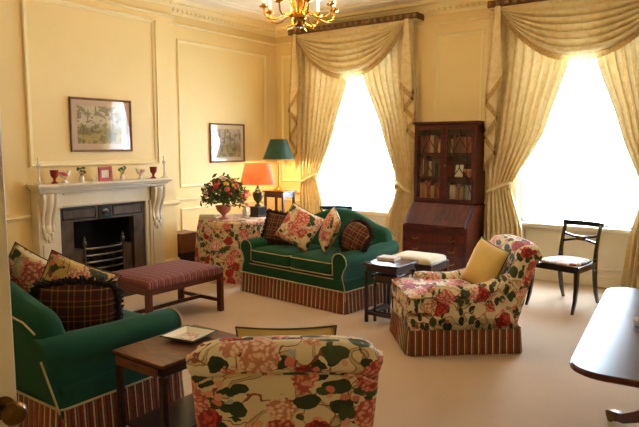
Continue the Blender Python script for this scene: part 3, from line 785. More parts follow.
curtain(-3.70, [(3.17, -4.61), (2.58, -4.52), (1.83, -4.20), (1.06, -3.92), (.6, -4.10), (0, -4.14)], 1.06, 'right damask curtain behind the green sofa, beside the bureau bookcase', 1)
curtain(-2.72, [(3.17, -1.70), (2.58, -1.80), (1.78, -2.04), (1.11, -2.40), (.6, -2.25), (0, -2.22)], 1.11, 'left damask curtain of the window behind the black chair', -1)
curtain(-.70, [(3.17, -1.66), (2.58, -1.54), (1.78, -1.25), (1.10, -.98), (.6, -1.10), (0, -1.15)], 1.10, 'right damask curtain at the right edge of the picture', 1)

def swag_set(xc, hw, where):
    y0 = YW - .25
    r = thing('swag_valance', 'draped damask swag with tails and brown braid over the window %s' % where, 'valance', (xc, YW, 2.5), 0, 'swag valances')
    og = (xc, YW, 2.5); zt = 3.215
    MB().bb(xc - hw - .14, xc + hw + .14, YW - .20, YW - .002, 3.20, 3.24).build('pelmet_board', 'damask_swag', r, origin=og)
    MB().bb(xc - hw - .15, xc + hw + .15, YW - .222, YW - .005, 3.21, 3.29).build('braid_band', 'brown_braid', r, origin=og, bevel=.01)
    bo = MB(); n = 22
    for q in range(n):
        x = xc - hw - .12 + (2 * hw + .24) * q / (n - 1); bo.superq((x, YW - .224, 3.252), (.026, .010, .026), .8, .8, 8, 6)
    bo.build('braid_bosses', 'braid_gold', r, origin=og)['kind'] = 'stuff'
    def sh_(u): return (1 - abs(u) ** 2.1)
    def fn(u, v):
        u = 2 * u - 1; t_ = v
        k_ = sh_(u)
        z = zt - .02 - .05 * t_ - .555 * (t_ ** .9) * k_ - .02 * t_ * (1 - k_)
        rip = .042 * cos(2 * pi * 7 * t_) * min(1, t_ * 2.5 + .1) * (.35 + .65 * k_ ** .6)
        y = YW - .225 - .045 * k_ * sin(pi * min(1, t_ * .8)) + rip
        zz = z + .018 * sin(2 * pi * 7 * t_) * k_ * min(1, t_ * 2.5)
        x = xc + u * hw * (1 - .05 * t_ * abs(u))
        return (x, y, zz)
    MB().grid(60, 84, fn).build('swag', 'damask_swag', r, origin=og, angle=180)
    fr = MB(); fr.grid(60, 2, lambda u, v: (lambda p: (p[0], p[1] - .012, p[2] - .085 * v + .012))(fn(u, 1)))
    fr.build('swag_fringe', 'gold_fringe', r, origin=og, angle=180)
    for s_, zl in ((-1, 1.36), (1, 1.72)):
        # accordion tail: short inside, long outside
        seg = [(-.10, 0), (.10, .02), (-.05, .05), (.12, .07), (-.02, .10), (.13, .12)]
        L = [0]
        for (a, b), (c, d) in zip(seg, seg[1:]): L.append(L[-1] + abs(c - a))
        pts = []
        for q in range(len(seg) - 1):
            for e in range(4): f = e / 4; pts.append((seg[q][0] + (seg[q + 1][0] - seg[q][0]) * f, seg[q][1] + (seg[q + 1][1] - seg[q][1]) * f, L[q] + (L[q + 1] - L[q]) * f))
        pts.append((*seg[-1], L[-1])); N = len(pts) - 1; Lm = L[-1]
        def hem(l): return 2.42 + (zl - 2.42) * (l / Lm)
        def ft(u, v):
            a, b, l = pts[round(u * N)]
            zb_ = hem(l); z = zt + (zb_ - zt) * v
            flare = .35 + .65 * min(1, (zt - z) / .9)
            return (xc + s_ * (hw - .01 + (a + .02) * flare * .98 + .02), YW - .245 + b * .7 + .006 * sin(z * 7 + a * 30), z)
        MB().grid(N, 14, ft).build('tail', 'damask_swag', r, origin=og, angle=180)
        MB().grid(N, 1, lambda u, v: (lambda p: (p[0], p[1] - .008, p[2] - .085 * v + .01))(ft(u, 1))).build('tail_fringe', 'gold_fringe', r, origin=og, angle=180)
swag_set(-4.69, .90, 'behind the green sofa')
swag_set(-1.665, .91, 'behind the black chair')

# ================================================================== BUREAU BOOKCASE
bx0, bx1 = -3.58, -2.76; bxc = (bx0 + bx1) / 2; bh = (bx1 - bx0) / 2
bc = thing('bureau_bookcase', 'tall mahogany bureau bookcase with latticed glass doors between the windows', 'bookcase', (bxc, YW - .03, 0))
# local y: 0 at back, negative to the front
lo = MB(); Dl = .56; Du = .30
lo.prism([(0, .10), (-Dl, .10), (-Dl, .62), (-Du - .01, .885), (0, .885)], 'x', -bh - .015, bh + .015)
lo.build('bureau_case', 'mahogany', bc, smooth=False)
pl = MB(); pl.bb(-bh - .025, bh + .025, -Dl - .012, 0, .0, .11); pl.build('plinth', 'mahogany', bc, bevel=.008)
# sloping fall front
a = Vector((0, -Dl, .62)); b = Vector((0, -Du - .01, .885)); dv = (b - a); ln = dv.length; ang = atan2(dv.z, dv.y)
ff = MB(); ff.box((0, 0, 0), (2 * bh - .03, ln - .015, .02)); ff.xf(Matrix.Translation((a + b) / 2 + Vector((0, -.008, .008))) @ Matrix.Rotation(ang, 4, 'X'))
fo = ff.build('fall_front', 'mahogany_h', bc, bevel=.004)
zz = .125
for hgt in (.15, .14, .12):
    dw = MB().bb(-bh + .01, bh - .01, -Dl - .012, -Dl + .02, zz, zz + hgt - .008).build('drawer', 'mahogany_h', bc, bevel=.004)
    for sx in (-1, 1):
        hd = MB(); hd.tube([(sx * .24 + .04 * cos(t_), -Dl - .028, zz + hgt * .5 - .022 * sin(t_)) for t_ in [pi * q / 8 for q in range(9)]], .0035, 6)
        hd.build('drawer_handle', 'brass', dw)
    zz += hgt + .004
# glazed upper case
up = MB(); t_ = .022
up.bb(-bh, -bh + t_, -Du, 0, .885, 1.86); up.bb(bh - t_, bh, -Du, 0, .885, 1.86); up.bb(-bh, bh, -Du, 0, 1.84, 1.86); up.bb(-bh, bh, -.012, 0, .885, 1.86); up.bb(-bh, bh, -Du, 0, .885, .905)
up.build('upper_case', 'mahogany', bc, smooth=False)
for z in (1.20, 1.50): MB().bb(-bh + t_, bh - t_, -Du + .035, -.012, z, z + .016).build('shelf', 'mahogany_h', bc)
cr = MB(); cr.bb(-bh - .012, bh + .012, -Du - .012, 0, 1.855, 1.875); cr.bb(-bh - .03, bh + .03, -Du - .03, 0, 1.875, 1.90); cr.build('cornice', 'mahogany', bc, bevel=.006)
for sx in (-1, 1):
    x0, x1 = (-bh + .004, -.002) if sx < 0 else (.002, bh - .004)
    dr_ = MB(); z0, z1 = .905, 1.85; s_ = .045
    dr_.bb(x0, x0 + s_, -Du - .022, -Du, z0, z1); dr_.bb(x1 - s_, x1, -Du - .022, -Du, z0, z1); dr_.bb(x0 + s_, x1 - s_, -Du - .022, -Du, z0, z0 + s_); dr_.bb(x0 + s_, x1 - s_, -Du - .022, -Du, z1 - s_, z1)
    d = dr_.build('glazed_door', 'mahogany', bc, bevel=.003)
    gx0, gx1, gz0, gz1 = x0 + s_, x1 - s_, z0 + s_, z1 - s_
    MB().bb(gx0, gx1, -Du - .010, -Du - .008, gz0, gz1).build('pane', 'pane_glass', d, smooth=False)
    la = MB(); gc = (gx0 + gx1) / 2; yy = -Du - .016; q1 = (gx1 - gx0)
    def G(u, v): return (gx0 + q1 * u, yy, gz0 + (gz1 - gz0) * v)
    for pth in ([(.5, 1), (.5, .86), (.22, .70), (.5, .55), (.78, .70), (.5, .86)], [(0, .9), (.22, .70), (.22, .30), (0, .10)], [(1, .9), (.78, .70), (.78, .30), (1, .1)], [(.5, .55), (.5, .45), (.22, .30), (.5, .14), (.78, .30), (.5, .45)], [(.5, .14), (.5, 0)], [(0, .5), (.22, .5)], [(1, .5), (.78, .5)]):
        for p, q in zip(pth, pth[1:]): la.tube([G(*p), G(*q)], .006, 4)
    la.build('lattice', 'mahogany', d, smooth=False)
    if sx > 0: MB().superq((x0 + .02, -Du - .03, 1.36), (.008, .01, .012), 1, 1, 8, 6).build('door_knob', 'brass', d)
# books and ornaments behind the glass
rb = random.Random(3)
bcols = {'red': 'A03A24', 'tan': 'B08A52', 'grey': '8C8A84', 'brown': '5E2E1A', 'orange': 'C0602A', 'green': '3A4A30', 'cream': 'C8B894'}
for n_, h_ in bcols.items(): plain('book_' + n_, h_, .55, var=.08, nscale=12)
for zi, (z, nm) in enumerate(((.906, 'bottom'), (1.217, 'middle'), (1.517, 'top'))):
    x = bx0 + .03
    while x < bx1 - .07:
        if zi == 1 and x > bxc - .02: break
        wd = rb.uniform(.022, .045); hh = rb.uniform(.19, .25) if zi < 2 else rb.uniform(.17, .22); dp = rb.uniform(.14, .17)
        cn = rb.choice(['red', 'red', 'grey', 'orange', 'cream', 'brown', 'tan'] if zi == 0 else ['brown', 'red', 'brown', 'green', 'tan'])
        o = thing('book', '%s-bound book on the %s shelf behind the bureau glass' % (cn, nm), 'book', (x + wd / 2, YW - .07 - dp / 2, z), 0, 'books in the bureau bookcase')
        cv = MB(); cv.bb(-wd / 2, -wd / 2 + .003, -dp / 2, dp / 2, 0, hh); cv.bb(wd / 2 - .003, wd / 2, -dp / 2, dp / 2, 0, hh); cv.bb(-wd / 2, wd / 2, -dp / 2 - .002, -dp / 2 + .002, 0, hh)
        cv.build('cover', 'book_' + cn, o, smooth=False); MB().bb(-wd / 2 + .003, wd / 2 - .003, -dp / 2 + .002, dp / 2 - .004, .003, hh - .004).build('pages', 'paper', o, smooth=False)
        x += wd + .001 + (rb.random() < .08) * .03
pb = MB(); pb.lathe([(.02, 0), (.03, .004), (.032, .015), (.07, .05), (.085, .09), (.08, .1), (.062, .055), (.0, .03)], 20)
o = pb.build('bowl', 'pink_terracotta', origin=(0, 0, 0)); o.location = (bxc + .28, YW - .17, 1.217); tag(o, 'small pinkish bowl on the middle shelf of the bureau bookcase', 'bowl')
o = thing('propped_card', 'white card propped on the middle shelf of the bureau bookcase', 'card', (bxc + .13, YW - .19, 1.217))
cd = MB(); cd.box((0, .02, .075), (.10, .003, .15), rx=radians(-14)); cd.build('card', 'paper', o, smooth=False); cd = MB(); cd.box((0, .062, .06), (.03, .003, .13), rx=radians(20)); cd.build('strut', 'paper', o, smooth=False)

# ================================================================== REGENCY CHAIRS
def make_regency(name, label, loc, rz, group, seat_mat='chintz_stool'):
    r = thing(name, label, 'chair', loc, rz, group); Bk = 'black_lacquer_gloss'
    fw_, bw_, dp = .23, .185, .22   # half widths; faces -y
    for sx in (-1, 1):
        MB().tube([(sx * fw_, -dp, .43), (sx * (fw_ + .003), -dp - .012, .36), (sx * (fw_ + .005), -dp - .016, .24), (sx * (fw_ + .008), -dp - .035, .12), (sx * (fw_ + .012), -dp - .085, 0)], [.019, .019, .017, .014, .011], sq=(1, 1)).build('leg', Bk, r, angle=60)
        MB().tube([(sx * bw_, dp + .10, 0), (sx * bw_, dp + .045, .12), (sx * bw_, dp + .012, .26), (sx * bw_, dp, .42), (sx * bw_, dp + .012, .55), (sx * bw_, dp + .045, .70), (sx * bw_, dp + .085, .80)], [.012, .015, .017, .018, .015, .013, .013], sq=(1, 1)).build('back_post', Bk, r, angle=60)
        MB().tube([(sx * fw_, -dp, .415), (sx * (fw_ + bw_) / 2, 0, .415), (sx * bw_, dp, .415)], .03, sq=(.5, 1)).build('seat_rail', Bk, r, angle=60)
    MB().tube([(-fw_, -dp, .415), (fw_, -dp, .415)], .03, sq=(.5, 1)).build('seat_rail', Bk, r); MB().tube([(-bw_, dp, .415), (bw_, dp, .415)], .03, sq=(.5, 1)).build('seat_rail', Bk, r)
    N = 10
    MB().tube([(-bw_ - .025 + (2 * bw_ + .05) * q / N, dp + .085 + .022 * sin(pi * q / N),   .805 + .004 * sin(pi * q / N)) for q in range(N + 1)], .024, sq=(.45, 1)).build('top_rail', Bk, r, angle=60)
    for cv in (1, -1):
        MB().tube([(-bw_ + 2 * bw_ * q / N, dp + .045 + .01 * sin(pi * q / N), .655 + cv * (.008 + .034 * (abs(2 * q / N - 1)) ** 1.5)) for q in range(N + 1)], .011, sq=(.8, 1)).build('mid_rail', Bk, r, angle=60)
    MB().bb(-.05, .05, dp + .036, dp + .07, .633, .682).build('tablet', 'dark_gilt', r, bevel=.006)
    pd = MB(); rings = []
    for z, e in ((.44, 1), (.455, 1.0), (.468, .94), (.474, .8), (.476, .4)):
        rings.append([(x * e, y * e, z) for x, y in ((-fw_ + .006, -dp + .004), (0, -dp - .008), (fw_ - .006, -dp + .004), ((fw_ + bw_) / 2 - .005, 0), (bw_ - .006, dp - .01), (0, dp - .006), (-bw_ + .006, dp - .01), (-(fw_ + bw_) / 2 + .005, 0))])
    pd.loft(rings); pd.build('seat_pad', seat_mat, r, subsurf=1)
    return r
fx, fy = -.25, -.97
make_regency('regency_chair', 'black lacquered chair with sabre legs and pale floral seat, by the right window', (-1.52, 6.30, 0), atan2(-.25, .97), 'black regency chairs')
make_regency('regency_chair', 'black chair behind the green sofa, only its top rail showing against the window', (-4.22, 6.15, 0), radians(36), 'black regency chairs')

# ================================================================== TABLES
# round table under floor-length chintz
tr = thing('round_table', 'round side table hidden under a floral floor-length cloth, beside the far sofa', 'table', (-5.20, 5.41, 0))
MB().lathe([(.40, .70), (.42, .705), (.42, .715), (.40, .718)], 32).build('table_top', 'dark_wood', tr)
MB().lathe([(.2, 0), (.2, .03), (.04, .06), (.035, .6), (.1, .70)], 16).build('pedestal', 'dark_wood', tr)
RT = .47; NF = 13
def clothf(u, v):
    a = 2 * pi * u
    if v < .3: rr = RT * v / .3; return (rr * cos(a), rr * sin(a), .722)
    t_ = (v - .3) / .7
    fo_ = .5 + .5 * sin(NF * a + .5 * sin(3 * a)); R = RT + .012 * min(1, t_ * 6) + t_ ** .8 * (.015 + .055 * fo_)
    return (R * cos(a), R * sin(a), .722 - .715 * t_ if t_ > .0 else .722)
mb = MB(); mb.grid(156, 26, clothf); tc_o = mb.build('tablecloth', 'chintz_dense', None, origin=(0, 0, 0), angle=180); tc_o.location = (-5.20, 5.41, 0)
tag(tc_o, 'floral chintz tablecloth falling to the floor on the round lamp table', 'tablecloth')

# tall stand in the corner
st_ = thing('lamp_stand', 'tall slender mahogany stand in the corner under the green lamp', 'table', (-5.66, 6.77, 0))
mb = MB(); mb.bb(-.2, .2, -.155, .155, .935, .955); mb.build('stand_top', 'mahogany_h', st_, bevel=.004)
mb = MB(); mb.bb(-.175, .175, -.135, .135, .86, .935); mb.build('apron', 'mahogany', st_, bevel=.003)
for sx in (-1, 1):
    for sy in (-1, 1): MB().tube([(sx * .165, sy * .12, .9), (sx * .17, sy * .125, 0)], [.016, .010], sq=(1, 1)).build('leg', 'mahogany', st_)
mb = MB(); mb.bb(-.165, .165, -.12, .12, .22, .235); mb.build('lower_shelf', 'mahogany_h', st_)

# nest table next to the far sofa
nt = thing('nest_table', 'small dark square table between the far sofa and the floral armchair', 'table', (-2.68, 4.78, 0))
def square_table(r, w_, d_, h_, leg=.028, top='mahogany_top', wd='dark_wood', stre=True):
    MB().bb(-w_ / 2, w_ / 2, -d_ / 2, d_ / 2, h_ - .02, h_).build('table_top', top, r, bevel=.005)
    MB().bb(-w_ / 2 + .025, w_ / 2 - .025, -d_ / 2 + .025, d_ / 2 - .025, h_ - .075, h_ - .02).build('apron', wd, r, bevel=.003)
    for sx in (-1, 1):
        for sy in (-1, 1):
            x, y = sx * (w_ / 2 - .03), sy * (d_ / 2 - .03)
            lg = MB(); lg.bb(x - leg / 2, x + leg / 2, y - leg / 2, y + leg / 2, 0, h_ - .075); lg.build('leg', wd, r, bevel=.003)
        if stre: MB().bb(sx * (w_ / 2 - .02), sx * (w_ / 2 - .04), -d_ / 2 + .04, d_ / 2 - .04, .07, .10).build('stretcher', wd, r, bevel=.002)
    if stre: MB().bb(-w_ / 2 + .04, w_ / 2 - .04, -d_ / 2 + .02, -d_ / 2 + .04, .07, .1).build('stretcher', wd, r, bevel=.002)
square_table(nt, .36, .40, .55)
nt2 = thing('nest_table', 'smaller dark table nested beneath the square one beside the far sofa', 'table', (-2.68, 4.80, 0))
square_table(nt2, .25, .32, .44, .022)
mg = thing('book', 'pale paperback lying on the small dark table beside the far sofa', 'book', (-2.75, 4.87, .55), radians(5))
MB().bb(-.09, .09, -.075, .075, 0, .003).build('cover', 'book_cream', mg, smooth=False); MB().bb(-.088, .088, -.073, .073, .003, .022).build('pages', 'paper', mg, smooth=False); MB().bb(-.09, .09, -.075, .075, .022, .025).build('cover', 'book_tan', mg, smooth=False)
# stool with cream seat
sl = thing('dressing_stool', 'mahogany stool with drop-in cream seat in front of the bureau', 'stool', (-2.76, 5.48, 0))
for sx in (-1, 1):
    for sy in (-1, 1): MB().bb(sx * .25, sx * .205, sy * .21, sy * .165, 0, .45).build('leg', 'dark_wood', sl, bevel=.004)
    MB().bb(sx * .248, sx * .215, -.18, .18, .37, .45).build('rail', 'dark_wood', sl, bevel=.003)
for sy in (-1, 1): MB().bb(-.22, .22, sy * .208, sy * .175, .37, .45).build('rail', 'dark_wood', sl, bevel=.003)
mb = MB(); mb.superq((0, 0, .455), (.238, .198, .055), .45, .15, 32, 10)
for v in mb.v: v.z = max(v.z, .44)
mb.build('seat_pad', 'cream_fabric', sl, angle=180)

# table beside the near sofa
lt = thing('side_table', 'walnut side table between the left sofa and the foreground armchair', 'table', (-2.575, 2.20, 0))
square_table(lt, .42, .60, .50, .034, 'walnut', 'dark_wood', False)
MB().bb(-.17, .17, -.306, -.294, .43, .475).build('drawer', 'walnut', lt, bevel=.003)
MB().bb(-.17, .17, -.26, .26, .07, .085).build('lower_shelf', 'dark_wood', lt, bevel=.002)
ad = thing('porcelain_dish', 'square cream porcelain dish with painted centre on the walnut side table', 'dish', (-2.60, 2.29, .50), radians(10))
rings = [[(sx * w_, sy * w_, z) for sx, sy in ((-1, -1), (1, -1), (1, 1), (-1, 1))] for w_, z in ((.07, 0), (.075, .004), (.115, .022), (.118, .027), (.108, .027), (.075, .010), (.07, .008))]
MB().loft(rings).build('dish_body', 'white_china', ad, bevel=.003)
pc = MB(); pc.bb(-.055, .055, -.055, .055, .0085, .0095); pc.build('painted_centre', 'chintz_stool', ad, smooth=False)
cord(ad, [(sx * .114, sy * .114, .027) for sx, sy in ((-1, -1), (1, -1), (1, 1), (-1, 1))], 'olive_china', .005, True, 'rim_line')

# pedestal dining table, right foreground
pt = thing('pedestal_table', 'polished mahogany pedestal table with rounded corners at the right edge', 'table', (-.035, 3.31, 0), radians(5.5))
out = rrect(1.24, 1.66, .14, 8)
mb = MB(); mb.loft([[(x * e, y * e2, z) for x, y in out] for z, e, e2 in ((.700, .985, .99), (.706, 1, 1), (.722, 1, 1), (.730, .992, .994))]); mb.build('table_top', 'mahogany_top', pt, angle=30)
MB().bb(-.45, .45, -.55, .55, .64, .70).build('frame', 'mahogany', pt, bevel=.004)
MB().lathe([(.10, .64), (.05, .61), (.045, .52), (.075, .46), (.085, .40), (.06, .33), (.09, .30), (.10, .24), (.08, .18), (.03, .17)], 24).build('pedestal', 'mahogany', pt)
for sx in (-1, 1):
    for sy in (-1, 1):
        dx, dy = sx * .556, sy * .482; L_ = sqrt(dx * dx + dy * dy)
        pts_ = [(.07, .24), (.20, .27), (.36, .22), (.51, .12), (.61, .065), (.67, .055)]
        lg = MB().tube([(dx / L_ * a, dy / L_ * a, z) for a, z in pts_], [.045, .042, .036, .030, .026, .024], sq=(.75, 1)).build('leg', 'mahogany', pt, angle=50)
        MB().tube([(dx / L_ * a, dy / L_ * a, z) for a, z in ((.655, .056), (.71, .05), (.735, .045))], [.027, .026, .016], sq=(.8, 1)).build('brass_cap', 'old_brass', lg)
        mb = MB(); mb.lathe([(.018, -.009), (.020, 0), (.018, .009)], 14); mb.xf(Matrix.Translation((dx / L_ * .71, dy / L_ * .71, .020)) @ Matrix.Rotation(atan2(dy, dx), 4, 'Z') @ Matrix.Rotation(pi / 2, 4, 'X')); mb.build('castor', 'old_brass', lg)
# small ornament on the pedestal table at the frame edge
o = thing('glass_ashtray', 'small clear glass ashtray on the polished pedestal table', 'ashtray', (-.40, 3.25, .730))
MB().lathe([(.04, 0), (.055, .004), (.06, .03), (.052, .03), (.045, .01), (.001, .008)], 20).build('dish_body', 'crystal', o)

# ================================================================== ON THE ROUND TABLE
ZT = .723
for k_, (cn, w_, d_, h_, a) in enumerate((('tan', .20, .15, .022, 8), ('cream', .18, .14, .03, 2))):
    bk_ = thing('book', ['tan book lying flat, lower of the two beside the flower vase', 'cream book lying flat on the tan one beside the flower vase'][k_], 'book', (-5.37, 5.06, ZT + (.0 if k_ == 0 else .0222)), radians(40 + a), 'books on the round table')
    MB().bb(-w_ / 2, w_ / 2, -d_ / 2, d_ / 2, 0, .003).build('cover', 'book_' + cn, bk_, smooth=False); MB().bb(-w_ / 2 + .004, w_ / 2 - .004, -d_ / 2 + .004, d_ / 2 - .004, .003, h_ - .003).build('pages', 'paper', bk_, smooth=False); MB().bb(-w_ / 2, w_ / 2, -d_ / 2, d_ / 2, h_ - .003, h_).build('cover', 'book_' + cn, bk_, smooth=False)
dsh = MB(); dsh.lathe([(.03, 0), (.035, .003), (.06, .012), (.058, .014), (.03, .007), (.001, .006)], 22); o = dsh.build('saucer', 'white_china', origin=(0, 0, 0)); o.location = (-4.93, 5.22, ZT); tag(o, 'small white saucer on the floral tablecloth below the orange lamp', 'saucer')
# flowers
fv = thing('flower_arrangement', 'large mixed bouquet in a pink footed urn on the round table', 'flowers', (-5.22, 5.19, ZT))
MB().lathe([(.055, 0), (.055, .012), (.028, .022), (.022, .045), (.035, .06), (.08, .10), (.095, .145), (.10, .165), (.085, .165), (.07, .11), (.0, .08)], 24).build('urn', 'pink_terracotta', fv)
fol = MB(); rf = random.Random(11)
def dirv(el0=-.15): 
    a = rf.uniform(0, 2 * pi); e = math.asin(rf.uniform(sin(el0), 1)); return Vector((cos(a) * cos(e), sin(a) * cos(e), sin(e)))
C0 = Vector((0, 0, .27))
for q in range(70):
    d = dirv(-.3); L_ = rf.uniform(.16, .25); p1 = C0 + Vector((d.x * L_ * 1.05, d.y * L_ * 1.05, d.z * L_))
    fol.tube([C0 * .6, C0 + d * .06, p1], .0025, 4)
for q in range(520):
    d = dirv(-.45); L_ = rf.uniform(.12, .285) ; c = C0 + Vector((d.x * L_, d.y * L_, d.z * L_)); s1 = rf.uniform(.025, .048)
    ax = Vector((rf.uniform(-1, 1), rf.uniform(-1, 1), rf.uniform(-.6, 1))).normalized(); bx_ = ax.orthogonal().normalized()
    fol.add([c - ax * s1, c - bx_ * s1 * .4 + ax * .1 * s1, c + ax * s1, c + bx_ * s1 * .4 + ax * .1 * s1], [(0, 1, 2), (0, 2, 3)])
fol.build('foliage', 'leaf_green', fv)['kind'] = 'stuff'
fcols = ['C0402E', 'A52A3A', 'E09A88', 'EAD8C0', 'E8BE4A', 'D0623E', '94486A', 'EEE2D0']
for q, c in enumerate(fcols): plain('petal_%d' % q, c, .6, var=.15, nscale=40)
blm = {}
def bloom_mesh(ci):
    mb = MB()
    for ring, (n, r_, s1, tz) in enumerate(((8, .020, .015, .002), (6, .011, .012, .010), (1, 0, .009, .014))):
        for q in range(n):
            a = 2 * pi * q / n + ring * .4; mb.superq((r_ * cos(a), r_ * sin(a), tz), (s1, s1 * .8, .007), 1, 1, 6, 4, Matrix.Rotation(a, 3, 'Z'))
    return mb
for q in range(46):
    ci = q % len(fcols); d = dirv(.0); L_ = rf.uniform(.215, .262); c = C0 + Vector((d.x * L_, d.y * L_, d.z * L_ * .95))
    if ci not in blm: o = bloom_mesh(ci).build('bloom', 'petal_%d' % ci, fv, angle=180); blm[ci] = o
    else: o = blm[ci].copy(); COL.objects.link(o)
    o.parent = fv; o.location = c; o.rotation_euler = d.to_track_quat('Z', 'Y').to_euler(); k_ = rf.uniform(.75, 1.35); o.scale = (k_,) * 3
# little pink posy behind the lamp
pv = thing('posy_vase', 'little posy of pink flowers in a small vase between bouquet and orange lamp', 'flowers', (-5.25, 5.60, ZT))
MB().lathe([(.03, 0), (.035, .02), (.04, .06), (.022, .10), (.028, .12)], 16).build('vase', 'glass_white', pv)
for q in range(7):
    o = blm[[2, 0, 5, 2, 7, 2, 0][q]].copy(); COL.objects.link(o); o.parent = pv; a = q * 2.4; o.location = (.04 * cos(a), .04 * sin(a), .14 + .03 * q % .1 + .012 * q); o.rotation_euler = (.6 * sin(a), .6 * cos(a), 0); o.scale = (1.4,) * 3

WARM = (1.0, .66, .34)
# orange lamp
ol = thing('table_lamp', 'lit table lamp with coral orange shade on a dark gilt urn base', 'lamp', (-5.05, 5.62, ZT))
MB().bb(-.07, .07, -.07, .07, 0, .12).build('plinth', 'black_lacquer', ol, bevel=.004)
for z0_, z1_ in ((0, .02), (.115, .128)): MB().bb(-.078, .078, -.078, .078, z0_, z1_).build('plinth_moulding', 'dark_gilt', ol, bevel=.004)
MB().lathe([(.045, .128), (.04, .145), (.018, .16), (.02, .175), (.05, .21), (.062, .26), (.058, .30), (.03, .325), (.04, .335), (.02, .35), (.012, .40)], 24).build('urn', 'olive_china', ol)
for sx in (-1, 1):
    MB().tube([(sx * .055, 0, .23), (sx * .085, 0, .26), (sx * .08, 0, .30), (sx * .05, 0, .31)], .006, 6).build('handle', 'gilt', ol)
MB().lathe([(.009, .40), (.009, .60)], 8).build('stem', 'brass', ol)
zb_ = .405
mb = MB(); mb.loft([[(r_ * cos(2 * pi * q / 48), r_ * sin(2 * pi * q / 48), z) for q in range(48)] for r_, z in ((.222, zb_), (.19, zb_ + .13), (.158, zb_ + .26))], cap=False)
mb.build('lamp_shade', 'shade_orange', ol, angle=180)
MB().superq((0, 0, zb_ + .10), (.03, .03, .04), 1, 1, 12, 8).build('bulb', 'lit_bulb', ol)
point(ol, (0, 0, zb_ + .10), 5.5, WARM, .04)
# green lamp
gl = thing('table_lamp', 'lit brass candlestick lamp with pleated dark green shade in the corner', 'lamp', (-5.67, 6.77, .955))
MB().lathe([(.085, 0), (.085, .012), (.05, .03), (.02, .05), (.014, .08), (.012, .40), (.02, .41), (.008, .43)], 20).build('column', 'brass', gl)
mb = MB(); npl = 44
rings = []
for r_, z in ((.225, .455), (.17, .60), (.115, .735)):
    rings.append([((r_ + (.006 if q % 2 else -.003)) * cos(2 * pi * q / (npl * 2)), (r_ + (.006 if q % 2 else -.003)) * sin(2 * pi * q / (npl * 2)), z) for q in range(npl * 2)])
mb.loft(rings, cap=False); mb.build('lamp_shade', 'shade_green', gl, angle=180)
MB().tube([(.228 * cos(2 * pi * q / 40), .228 * sin(2 * pi * q / 40), .453) for q in range(40)], .006, 6, closed=True).build('shade_trim', 'gold_fringe', gl)
MB().tube([(.117 * cos(2 * pi * q / 40), .117 * sin(2 * pi * q / 40), .737) for q in range(40)], .006, 6, closed=True).build('shade_trim', 'piping_green', gl)
MB().superq((0, 0, .51), (.028, .028, .04), 1, 1, 12, 8).build('bulb', 'lit_bulb', gl)
point(gl, (0, 0, .50), 38, WARM, .04)

# box in the alcove
bxo = thing('log_box', 'brown leather box on a black stand beside the chimney breast', 'box', (-5.93, 5.17, 0))
MB().bb(-.13, .13, -.14, .14, .26, .50).build('box_body', 'brown_leather', bxo, bevel=.006)
MB().bb(-.135, .135, -.145, .145, .47, .505).build('lid', 'brown_leather', bxo, bevel=.006)
MB().bb(-.12, .12, -.13, .13, .03, .26).build('stand', 'black_paint', bxo, bevel=.004)
for sx in (-1, 1):
    for sy in (-1, 1): MB().bb(sx * .12, sx * .09, sy * .13, sy * .10, 0, .03).build('foot', 'black_paint', bxo)

# ================================================================== PICTURES
def picture(label, face, y0, y1, z0, z1, pr_mat, fmat='frame_oak', fw2=.022, mount=.08, mm='mount_pink'):
    yc, zc = (y0 + y1) / 2, (z0 + z1) / 2; r = thing('framed_picture', label, 'picture', (face, yc, z0), 0, 'framed watercolours')
    hy, H = (y1 - y0) / 2, z1 - z0
    rings = [[(x, s1 * (hy - i_), (i_ if s2 < 0 else H - i_)) for s1, s2 in ((-1, -1), (1, -1), (1, 1), (-1, 1))] for i_, x in ((0, .002), (0, .022), (.006, .028), (fw2 * .6, .024), (fw2, .016), (fw2, .004))]
    MB().loft(rings, cap=False).build('frame', fmat, r, angle=30)
    MB().bb(.002, .006, -hy + .01, hy - .01, .01, H - .01).build('mount', mm, r, smooth=False)
    MB().bb(.006, .0075, -hy + mount, hy - mount, mount, H - mount).build('print', pr_mat, r, smooth=False)
    MB().bb(.011, .013, -hy + fw2 - .002, hy - fw2 + .002, fw2 - .002, H - fw2 + .002).build('glass', 'picture_glass', r, smooth=False)
picture('framed watercolour of tall trees in a landscape above the mantel', XB + .002, 3.60, 4.36, 1.54, 2.11, 'print_landscape', mount=.085)
picture('smaller framed beach watercolour on the wall above the round table', XL + .002, 5.88, 6.57, 1.37, 1.915, 'print_beach', mount=.075, mm='mount_cream')

# ================================================================== ON THE MANTEL
ZM = 1.226; XM = XB + .15
def mloc(y): return (XM, y, ZM)
for y, lb in ((3.16, 'left'), (4.70, 'right')):
    o = thing('glass_candlestick', 'clear glass candlestick at the %s end of the mantel shelf' % lb, 'candlestick', mloc(y), 0, 'mantel candlesticks')
    MB().lathe([(.045, 0), (.045, .008), (.02, .02), (.012, .035), (.016, .05), (.010, .07), (.009, .15), (.018, .17), (.022, .19), (.014, .2)], 16).build('stick', 'crystal', o)
    MB().lathe([(.010, .19), (.010, .26), (.002, .262)], 10).build('candle', 'candle_wax', o)
for y, lb in ((3.32, 'left'), (4.54, 'right')):
    o = MB().lathe([(.032, 0), (.032, .012), (.016, .022), (.012, .04), (.022, .06), (.036, .075), (.042, .13), (.046, .135), (.036, .135), (.03, .08), (.0, .07)], 18).build('red_goblet', 'red_china', origin=(0, 0, 0))
    o.location = mloc(y); tag(o, 'dark red glass goblet near the %s end of the mantel' % lb, 'goblet', 'red mantel goblets')
